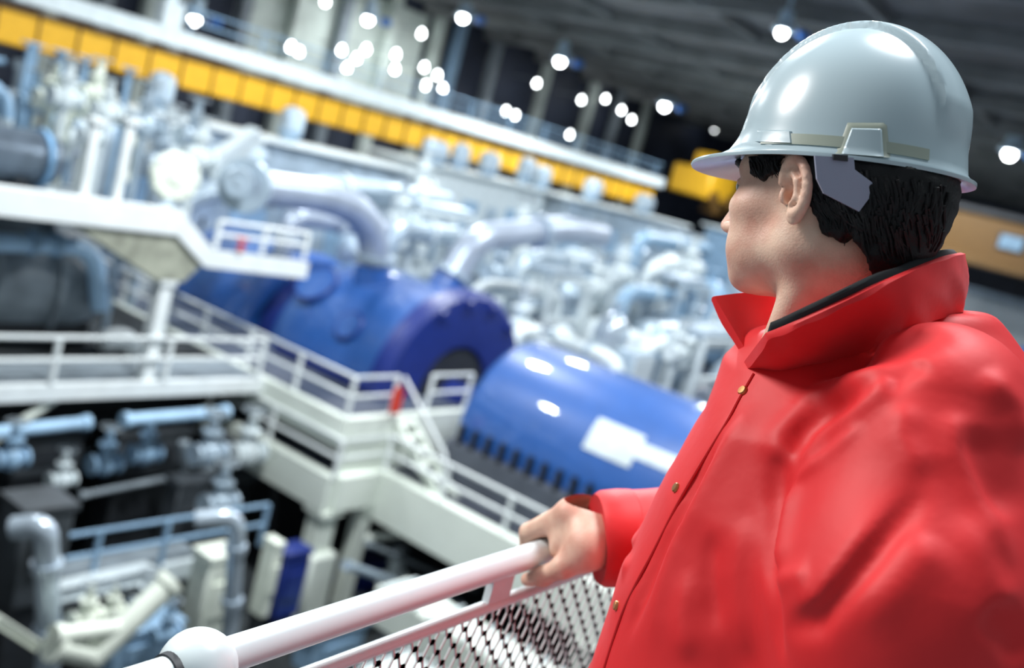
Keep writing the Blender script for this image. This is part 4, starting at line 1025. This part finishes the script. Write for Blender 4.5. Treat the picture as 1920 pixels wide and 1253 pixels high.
def in_hat(p):
    k = (p - KC) @ KA.T
    return np.maximum(np.maximum(ell(k, (0, 0, 0), (.108, .093, .128)), -k[:, 2]) * 1.0, -9) if False else np.where(k[:, 2] > 0, ell(k, (0, 0, 0), (.106, .092, .126)), -1)
KA = frame(math.radians(40), math.radians(7.6), 0); KC = at(1588, 322, 1.03)
headpart = surface_nets(lambda p: np.maximum(np.maximum(smin(sdf_head(p), sdf_torso(p), .02), in_hat(p)), np.where(p[:, 2] < 1.462, sdf_jacket_base(p) + .006, -1)), np.array((hb[0][0], hb[0][1], 1.44)), hb[1], .0021)
bb = bbox([SHL, SHR, TC(.0), TC(1.5), ELL_], .2)
torsopart = surface_nets(lambda p: np.maximum(sdf_torso(p), np.where(p[:, 2] > .8, sdf_jacket_base(p) + .008, -1)), np.array((bb[0][0], bb[0][1], .05)), np.array((bb[1][0], bb[1][1], 1.47)), .013)
hbx = bbox([m for j in JO for m in j] + [WRR, at(1098, 1030, 1.262), at(989, 1087, 1.302)], .035)
handpart = surface_nets(sdf_hand, hbx[0], hbx[1], .0019)
body = sdf_mesh('body', [headpart, torsopart, handpart], M['skin'], person)
# thumb nail, eyes
for s in (-1, 1):
    MB().ball(hw_((.0800, .032 * s, .014)), .0122, 18).build('eye', M['eye'], person)
    bro = MB().tube([hw_((.098, .014 * s, .034)), hw_((.097, .030 * s, .040)), hw_((.083, .047 * s, .034))], [.003, .0042, .002], 8); bro.build('eyebrow', M['hair'], person)

KA = frame(math.radians(40), math.radians(7.6), math.radians(0))     # the hard hat's frame
KC = at(1588, 322, 1.03)
# ------------------------------------------------------------------ hair
def sdf_hair(p):
    q = hl(p)
    base = sdf_head(p, False) - .0075
    bulge = ell(q, (-.055, 0, .012), (.069, .077, .076))
    bulge = smin(bulge, ell(q, (-.060, 0, -.043), (.037, .056, .050)), .03)
    d = smin(base / HS, bulge, .012)
    ang = np.arctan2(q[:, 2], q[:, 0]); lump = .0009 * np.sin(q[:, 0] * 210 + q[:, 2] * 120 + np.abs(q[:, 1]) * 60) + .0006 * np.sin(q[:, 2] * 330 - q[:, 0] * 190)
    d = d + lump
    # hairline: height below which there is no hair, along the side of the head
    wob = .0015 * np.sin(q[:, 0] * 430) + .0012 * np.sin(q[:, 0] * 960 + 1)
    hl_z = np.interp(q[:, 0], [-.16, -.13, -.112, -.09, -.077, -.071, -.065, -.058, -.046, -.030, -.021, -.015, -.012, .006, .020, .024, .040, .058, .068, .076, .10], [-.01, -.03, -.065, -.105, -.074, -.056, -.044, -.034, -.042, -.034, -.014, .008, .030, .040, .034, .023, .014, .022, .045, .062, .085])
    cut = (hl_z + wob - q[:, 2]) * .8
    d = smax(d, cut, .005) * HS
    kz = ((p - KC) @ KA.T)
    return smax(d, kz[:, 2] + .001 - .02 * 0, .003)
hh = bbox([hw_((-.15, -.095, -.15)), hw_((.08, .095, .10)), hw_((-.15, .095, .10)), hw_((.08, -.095, -.15)), hw_((-.15, .095, -.15)), hw_((-.15, -.095, .1))], .006)
hair = sdf_mesh('hair', [surface_nets(sdf_hair, hh[0], hh[1], .0030)], M['hair'], person)
tuft = MB(); rng = random.Random(5)
sur = lambda p: np.minimum(sdf_hair(p), sdf_head(p, False) - .002)
def strand(pxs, r=.0016, lift=.002):
    pts = []
    for px, py in pxs:
        h = trace(sur, px, py)
        if h is None: return
        pts.append(h - fh * lift)
    tuft.tube(pts, [r] * (len(pts) - 1) + [r * .25], 6)
for i in range(46):
    u = rng.random(); x0 = 1516 + 90 * u; y0 = 366 + 40 * u + rng.uniform(-14, 8)
    strand([(x0, y0), (x0 + rng.uniform(4, 12), y0 + 16), (x0 + rng.uniform(14, 28), y0 + rng.uniform(24, 36))], rng.uniform(.0010, .0020))
for i in range(26):
    x0 = rng.uniform(1404, 1462); y0 = 300 + rng.uniform(-6, 10)
    strand([(x0, y0), (x0 + rng.uniform(0, 8), y0 + 14), (x0 + rng.uniform(4, 14), y0 + rng.uniform(20, 34))], rng.uniform(.0008, .0014))
for i in range(40):
    x0 = rng.uniform(1612, 1700); y0 = 420 + (x0 - 1612) * .1 + rng.uniform(-20, 20)
    strand([(x0, y0), (x0 + rng.uniform(0, 8), y0 + 25), (x0 + rng.uniform(6, 16), y0 + rng.uniform(40, 58))], rng.uniform(.0010, .0018))
for i in range(170):     # combed locks over the back of the head
    x0 = rng.uniform(1525, 1780); y0 = rng.uniform(305, 400) + (x0 - 1525) * .14
    L = rng.uniform(30, 62); c_ = rng.uniform(-.2, .35) + (x0 - 1650) * -.0022
    strand([(x0, y0), (x0 + c_ * L * .5 + 3, y0 + L * .5), (x0 + c_ * L, y0 + L)], rng.uniform(.0012, .0022), lift=.0004)
tuft.build('loose_strands', M['hair'], hair)['kind'] = 'stuff'

# ------------------------------------------------------------------ hard hat
AF, AB, BW, HT = 0.112, 0.109, 0.101, 0.138
def kw(q): return KC + np.array(q, float) @ KA
def dome(th, tt):
    """th angle round the shell (0 front), tt 0 at rim to 1 at crown -> hat frame"""
    e = 2.12
    z = HT * math.sin(tt * math.pi / 2) ** 1.0; rho = max(0.0, 1 - (z / HT) ** e) ** (1 / e)
    x = (AF if math.cos(th) > 0 else AB) * math.cos(th) * rho; y = BW * math.sin(th) * rho
    rr = np.array((x / AF ** 2, y / BW ** 2, z / HT ** 2)); n = rr / (np.linalg.norm(rr) + 1e-9)
    # raised centre ridge running front to back, widening to the rear
    w = .026 + .012 * max(0, -x / AB); s = np.clip((w + .004 - abs(y)) / .006, 0, 1); s = s * s * (3 - 2 * s)
    fade = np.clip((z - .030) / .035, 0, 1); 
    fl = max(0, 1 - z / .030) ** 2 * (.0035 + .013 * max(0, math.cos(th)) ** 2)
    nh = np.array((math.cos(th), math.sin(th), 0))
    return np.array((x, y, z)) + n * .0068 * s * fade + nh * fl
def brim_out(th):
    c = math.cos(th); pk = max(0.0, c) ** 1.6
    return 0.011 + 0.038 * pk, -.003 - .010 * pk
mb = MB(); rings = []; NT = 144
for tt in np.concatenate([np.linspace(0.985, .08, 40), [.05, .03]]):
    rings.append([kw(dome(a, tt)) for a in np.arange(NT) * 2 * math.pi / NT])
def brim_ring(k, dzz, base=1.0):
    out = []
    for a in np.arange(NT) * 2 * math.pi / NT:
        o, dz_ = brim_out(a); p = np.array(((AF if math.cos(a) > 0 else AB) * math.cos(a), BW * math.sin(a), 0)); n = np.array((math.cos(a) / AF, math.sin(a) / BW, 0)); n /= np.linalg.norm(n)
        out.append(kw(p * base + n * o * k + np.array((0, 0, dz_ * k + dzz))))
    return out
rings += [brim_ring(.42, .0052), brim_ring(.5, .0028), brim_ring(.85, .003), brim_ring(.98, .0034), brim_ring(1.0, .0018), brim_ring(.98, -.0002), brim_ring(.5, -.001), brim_ring(-.1, -.001), brim_ring(-.3, .0)]
inner = [[kw(dome(a, tt) * np.array((.955, .95, .97))) for a in np.arange(NT) * 2 * math.pi / NT] for tt in np.linspace(.02, .96, 18)]
mb.ringtube(rings + inner)
hat = mb.build('hard_hat', M['hat'], person)
from mathutils.bvhtree import BVHTree
HB = BVHTree.FromPolygons([tuple(v) for v in mb.v], [f for f in mb.f])
def on_hat(px, py, lift=0.0):
    v = Vector(ray(px, py)).normalized(); h = HB.ray_cast(Vector(CAM), v)
    return np.array(h[0]) - np.array(v) * lift if h[0] is not None else None
def hat_patch(poly, lift, name, m, n=10):
    """raised moulding on the shell bounded by four corners: top-left, top-right, bottom-right, bottom-left"""
    a, b, c, d = [np.array(p, float) for p in poly]; top = []; 
    for i in range(n + 1):
        row = []
        for j in range(n + 1):
            u, w = j / n, i / n; p = (a * (1 - u) + b * u) * (1 - w) + (d * (1 - u) + c * u) * w
            ed = min(u, 1 - u, w if True else 1, 1.0) * n; l = lift if 0 < j < n and 0 < i else -.0005
            q = on_hat(p[0], p[1], l)
            row.append(q if q is not None else on_hat(*a, 0))
        top.append(row)
    g = MB(); vs = [q for r_ in top for q in r_]; fs = [(i * (n + 1) + j, i * (n + 1) + j + 1, (i + 1) * (n + 1) + j + 1, (i + 1) * (n + 1) + j) for i in range(n) for j in range(n)]
    return g.add(vs, fs).build(name, m, hat)
for sg in (1, -1):     # gutter band low on each side, its reflected shading put into the colour
    rg = []
    for a in np.radians(np.linspace(66, 150, 40)) * sg:
        tt_ = [math.asin(z_ / HT) * 2 / math.pi for z_ in (.0075, .0175)]; lo_, hi_ = dome(a, tt_[0]), dome(a, tt_[1]); nn = np.array((math.cos(a), math.sin(a), .1))
        rg.append([kw(lo_ + nn * .0012), kw(hi_ + nn * .0012), kw(hi_ - nn * .001), kw(lo_ - nn * .001)])
    MB().ringtube(rg).build('shaded_gutter', M['hatcap'], hat)
hat_patch(((1588, 229), (1664, 229), (1671, 296), (1566, 288)), .0022, 'slot_border', M['hatcap'])
hat_patch(((1594, 237), (1657, 238), (1662, 294), (1573, 288)), .0042, 'accessory_slot', M['hat'])
hat_patch(((1420, 243), (1486, 244), (1489, 268), (1414, 265)), .0030, 'side_lug', M['hat'])
sp = [(1528, 292), (1601, 296), (1603, 318), (1646, 350), (1611, 397), (1545, 363), (1532, 336)]
sd = [((trace(sdf_hair, x, y) if trace(sdf_hair, x, y) is not None else at(x, y, .93)) @ fh) for x, y in sp if y > 300]
dep = lambda x: min(sd) - .004 + (x - 1580) * .00008
MB().prism([at(x, y, dep(x)) for x, y in sp], fh * .004).build('suspension_strap', M['strap'], hat, smooth=False)
MB().prism([at(x, y, dep(x) - .003) for x, y in ((1563, 289), (1590, 291), (1590, 303), (1563, 300))], fh * .005).build('strap_clip', M['dark'], hat, smooth=False)
# ------------------------------------------------------------------ jacket
FOLDS = [  # pixel course of the fold, height (+ ridge, - furrow), half width in metres
    ([(1505, 716), (1600, 680), (1700, 640), (1800, 612)], -.012, .020),
    ([(1452, 880), (1462, 815), (1520, 750), (1610, 706), (1690, 668)], +.011, .015),
    ([(1478, 868), (1512, 806), (1570, 762), (1625, 742)], -.010, .012),
    ([(1492, 872), (1560, 810), (1640, 748), (1706, 672)], +.009, .008),
    ([(1650, 735), (1700, 690), (1730, 665)], -.008, .012),
    ([(1480, 905), (1560, 850), (1625, 790)], +.006, .007),
    ([(1462, 845), (1456, 900), (1457, 960), (1444, 1060), (1452, 1165), (1466, 1255)], -.016, .011),
    ([(1485, 900), (1470, 1000), (1462, 1080)], +.009, .014),
    ([(1462, 1185), (1530, 1165), (1600, 1085), (1680, 985), (1745, 900)], -.013, .011),
    ([(1470, 1130), (1540, 1120), (1600, 1040), (1700, 920)], +.006, .018),
    ([(1450, 1090), (1520, 1080)], +.006, .010),
    ([(1700, 745), (1690, 820), (1735, 905)], +.005, .014),
    ([(1786, 760), (1794, 850), (1850, 970), (1905, 1075)], +.009, .014),
    ([(1820, 790), (1835, 880), (1890, 990)], -.006, .028),
    ([(1840, 690), (1900, 760), (1925, 850)], +.008, .014),
    ([(1850, 1130), (1890, 1180), (1930, 1240)], -.012, .014),
    ([(1800, 960), (1860, 1090), (1900, 1160)], +.006, .016),
    ([(1420, 745), (1388, 800), (1330, 900), (1270, 1010), (1232, 1130), (1215, 1255)], +.007, .018),
    ([(1370, 800), (1310, 905), (1245, 1030), (1205, 1120), (1170, 1210)], -.009, .010),
    ([(1335, 990), (1330, 1080), (1345, 1200)], -.005, .012),
    ([(1400, 960), (1385, 1080), (1400, 1250)], +.005, .016),
    ([(1295, 1060), (1280, 1160), (1290, 1250)], +.004, .014),
    ([(1600, 1190), (1700, 1080), (1760, 1000)], +.006, .018),
    ([(1170, 955), (1185, 1000), (1180, 1060)], -.006, .010), ([(1140, 945), (1160, 985), (1200, 1000)], +.005, .010),
    ([(1205, 960), (1180, 1040), (1165, 1090)], +.005, .010),
]
FP = []
for pxs, amp, w in FOLDS:
    pts = []
    for k in range(len(pxs) - 1):
        for s_ in np.linspace(0, 1, 5)[: 5 if k == len(pxs) - 2 else 4]:
            h = trace(sdf_jacket_base, pxs[k][0] * (1 - s_) + pxs[k + 1][0] * s_, pxs[k][1] * (1 - s_) + pxs[k + 1][1] * s_, 0.55, 1.6)
            if h is not None: pts.append(h)
    if len(pts) > 1: FP.append((np.array(pts), amp, w))
def sdf_jacket(p):
    d = sdf_jacket_base(p); near = np.abs(d) < .035
    q = p[near]; add = np.zeros(len(q))
    for pts, amp, w in FP:
        lo, hi = pts.min(0) - 3 * w, pts.max(0) + 3 * w; m = ((q > lo) & (q < hi)).all(1); qq = q[m]
        if not len(qq): continue
        best = np.full(len(qq), 9.0); n = len(pts); tb = np.zeros(len(qq))
        for i in range(n - 1):
            a, ba = pts[i], pts[i + 1] - pts[i]; t_ = np.clip(((qq - a) @ ba) / (ba @ ba + 1e-12), 0, 1)
            dd = np.linalg.norm(qq - a - t_[:, None] * ba, axis=1); up = dd < best; best = np.where(up, dd, best); tb = np.where(up, (i + t_) / (n - 1), tb)
        taper = np.clip(np.minimum(tb, 1 - tb) / .3, 0, 1); taper = taper * taper * (3 - 2 * taper)
        add[m] += 1.2 * amp * taper * np.exp(-(best / (w * .85)) ** (1.35 if amp > 0 else 1.7))
    a, b, c = q @ rh, q @ fh, q[:, 2]
    add += .0005 * np.sin(a * 46 + c * 31 + 1.3 * np.sin(c * 23 + b * 17)) + .0004 * np.sin(c * 78 - b * 51 + 2 * np.sin(a * 37))
    d[near] = d[near] - add
    return d
jb = bbox([SHL, SHR, ELL_, WRR, TC(1.5), TC(.78)], .15)
jb[0][2] = .68; jb[1][2] = 1.62
jacket = sdf_mesh('jacket', [surface_nets(sdf_jacket, jb[0], jb[1], .0038)], M['jacket'], person)
sm = jacket.modifiers.new('soften', 'SMOOTH'); sm.iterations = 1; sm.factor = 0.5
# collar: a standing band from the near front round the neck to the far front
TOP = [at(1437, 632, .925), at(1500, 606, .895), at(1600, 560, .880), at(1700, 510, .905), at(1775, 482, .965), at(1802, 476, 1.045), at(1780, 480, 1.13), at(1690, 500, 1.195), at(1560, 535, 1.20), at(1470, 545, 1.165), at(1440, 545, 1.135), at(1385, 552, 1.115), at(1336, 560, 1.10)]
BOT = [at(1396, 686, .955), at(1470, 690, .915), at(1585, 668, .875), at(1690, 620, .895), at(1765, 594, .955), at(1797, 585, 1.045), at(1775, 590, 1.14), at(1690, 610, 1.20), at(1560, 640, 1.21), at(1480, 650, 1.165), at(1450, 655, 1.13), at(1425, 660, 1.09), at(1400, 668, 1.05)]
_px = ((1396, 686), (1470, 690), (1585, 668), (1690, 620), (1765, 594))
for i, (px, py) in enumerate(_px):
    h = trace(sdf_jacket, px + (10 if i == 0 else 0), py + 4, .55, 1.4)
    if h is not None:
        v = ray(px, py); BOT[i] = at(px, py, float(h @ fh) + (.016 if i == 0 else .008))
def spline(P, n):
    P = [np.array(p) for p in P]; out = []
    for i in range(len(P) - 1):
        p0, p1, p2, p3 = P[max(i - 1, 0)], P[i], P[i + 1], P[min(i + 2, len(P) - 1)]
        for t_ in np.arange(n) / n:
            out.append(.5 * ((2 * p1) + (-p0 + p2) * t_ + (2 * p0 - 5 * p1 + 4 * p2 - p3) * t_ ** 2 + (-p0 + 3 * p1 - 3 * p2 + p3) * t_ ** 3))
    out.append(P[-1]); return out
def band(TOP, BOT, th, inset, rise, name, m, parent, i0=0, i1=None, wob=0.0):
    T, B = spline(TOP, 10), spline(BOT, 10); T, B = T[i0:i1], B[i0:i1]; cen = np.mean(np.array(T), 0); rings = []
    for i, (a, b) in enumerate(zip(T, B)):
        tg = T[min(i + 1, len(T) - 1)] - T[max(i - 1, 0)]; n = np.cross(tg, a - b); n /= np.linalg.norm(n)
        if n @ (a - cen) < 0: n = -n
        if i > 85: pass
        a = a - n * inset + (a - b) / np.linalg.norm(a - b) * rise
        o_ = []
        for f_ in np.linspace(0, 1, 9):
            p = b * (1 - f_) + a * f_; o_.append(p + n * (th * .5 + wob * math.sin(i * .8 + f_ * 9) + .004 * math.sin(f_ * math.pi)))
        i_ = [b * (1 - f_) + a * f_ - n * th * .5 for f_ in np.linspace(1, 0, 9)]
        rings.append(o_ + [a + (a - b) * .02] + i_)
    return MB().ringtube(rings).build(name, m, parent)
band(TOP, BOT, .008, 0, 0, 'collar', M['jacket'], jacket, wob=.0008)
band(TOP, [a_ * .72 + b_ * .28 for a_, b_ in zip(TOP, BOT)], .004, .009, .004, 'collar_lining', M['lining'], jacket, 2, 72)
for px, py in ((1393, 733), (1268, 915), (1156, 1136)):
    h = trace(sdf_jacket, px, py, .55, 1.6)
    if h is None: continue
    e = .004; g = np.array([float(sdf_jacket((h + e * k)[None])[0] - sdf_jacket((h - e * k)[None])[0]) for k in (X, Y, Z)]); g /= np.linalg.norm(g)
    MB().lathe([(-.002, .0052), (.0015, .0052), (.0028, .0042), (.003, .0)], h, g, seg=18).build('snap_button', M['brass'], jacket)
# front placket welt
pl = []
for px, py in ((1398, 700), (1372, 745), (1345, 795), (1305, 860), (1258, 940), (1212, 1030), (1180, 1090), (1150, 1155), (1118, 1253)):
    h = None
    for k in range(0, 60, 4):
        h = trace(sdf_jacket, px + 14 + k, py, .55, 1.6)
        if h is not None: break
    if h is not None: pl.append(h - fh * .001)
if len(pl) > 3: MB().tube(spline(pl, 5), .0017, 8).build('placket_welt', M['jacket'], jacket)
# cuff of the right sleeve
ax = (ELR - WRR) / np.linalg.norm(ELR - WRR)
MB().lathe([(-.016, .050), (-.018, .0585), (-.010, .0635), (.012, .0650), (.030, .0640), (.034, .0600), (.0, .052)], WRR + ax * .010, ax, seg=36).build('cuff', M['jacket'], jacket)
MB().lathe([(-.012, .030), (-.012, .0505), (.02, .0505), (.03, .03)], WRR + ax * .016, ax, seg=30).build('cuff_lining', M['lining'], jacket)
# trousers and boots
def sdf_trs(p):
    d = ell((p - TC(.84)) @ TA.T, (0, 0, 0), (.125, .175, .14))
    for s in (-1, 1):
        hip = TC(.86) + TA[1] * s * .085; foot = np.array((hip[0], hip[1], .10)) + TA[1] * s * .03
        d = smin(d, chain(p, [hip, (hip + foot) / 2 + TA[0] * .015, foot], [.105, .085, .078], .03), .03)
    return np.maximum(d, .07 - p[:, 2])
b0 = TC(.8)
sdf_mesh('trousers', [surface_nets(sdf_trs, (b0[0] - .3, b0[1] - .3, .05), (b0[0] + .3, b0[1] + .3, 1.0), .012)], M['trouser'], person)
for s in (-1, 1):
    hip = TC(.86) + TA[1] * s * .085; f0 = np.array((hip[0], hip[1], 0)) + TA[1] * s * .03
    fn = lambda p: np.maximum(smin(cap(p, f0 + uh * .06 - TA[0] * .05, f0 + uh * .05 + TA[0] * .15, .055, .045), cap(p, f0 + uh * .05 - TA[0] * .02, f0 + uh * .17 - TA[0] * .01, .058, .055), .03), .002 - p[:, 2])
    sdf_mesh('boot', [surface_nets(fn, f0 - np.array((.26, .26, .03)), f0 + np.array((.26, .26, .26)), .009)], M['boot'], person)

for o in bpy.data.objects:
    if '_o' in o: del o['_o']
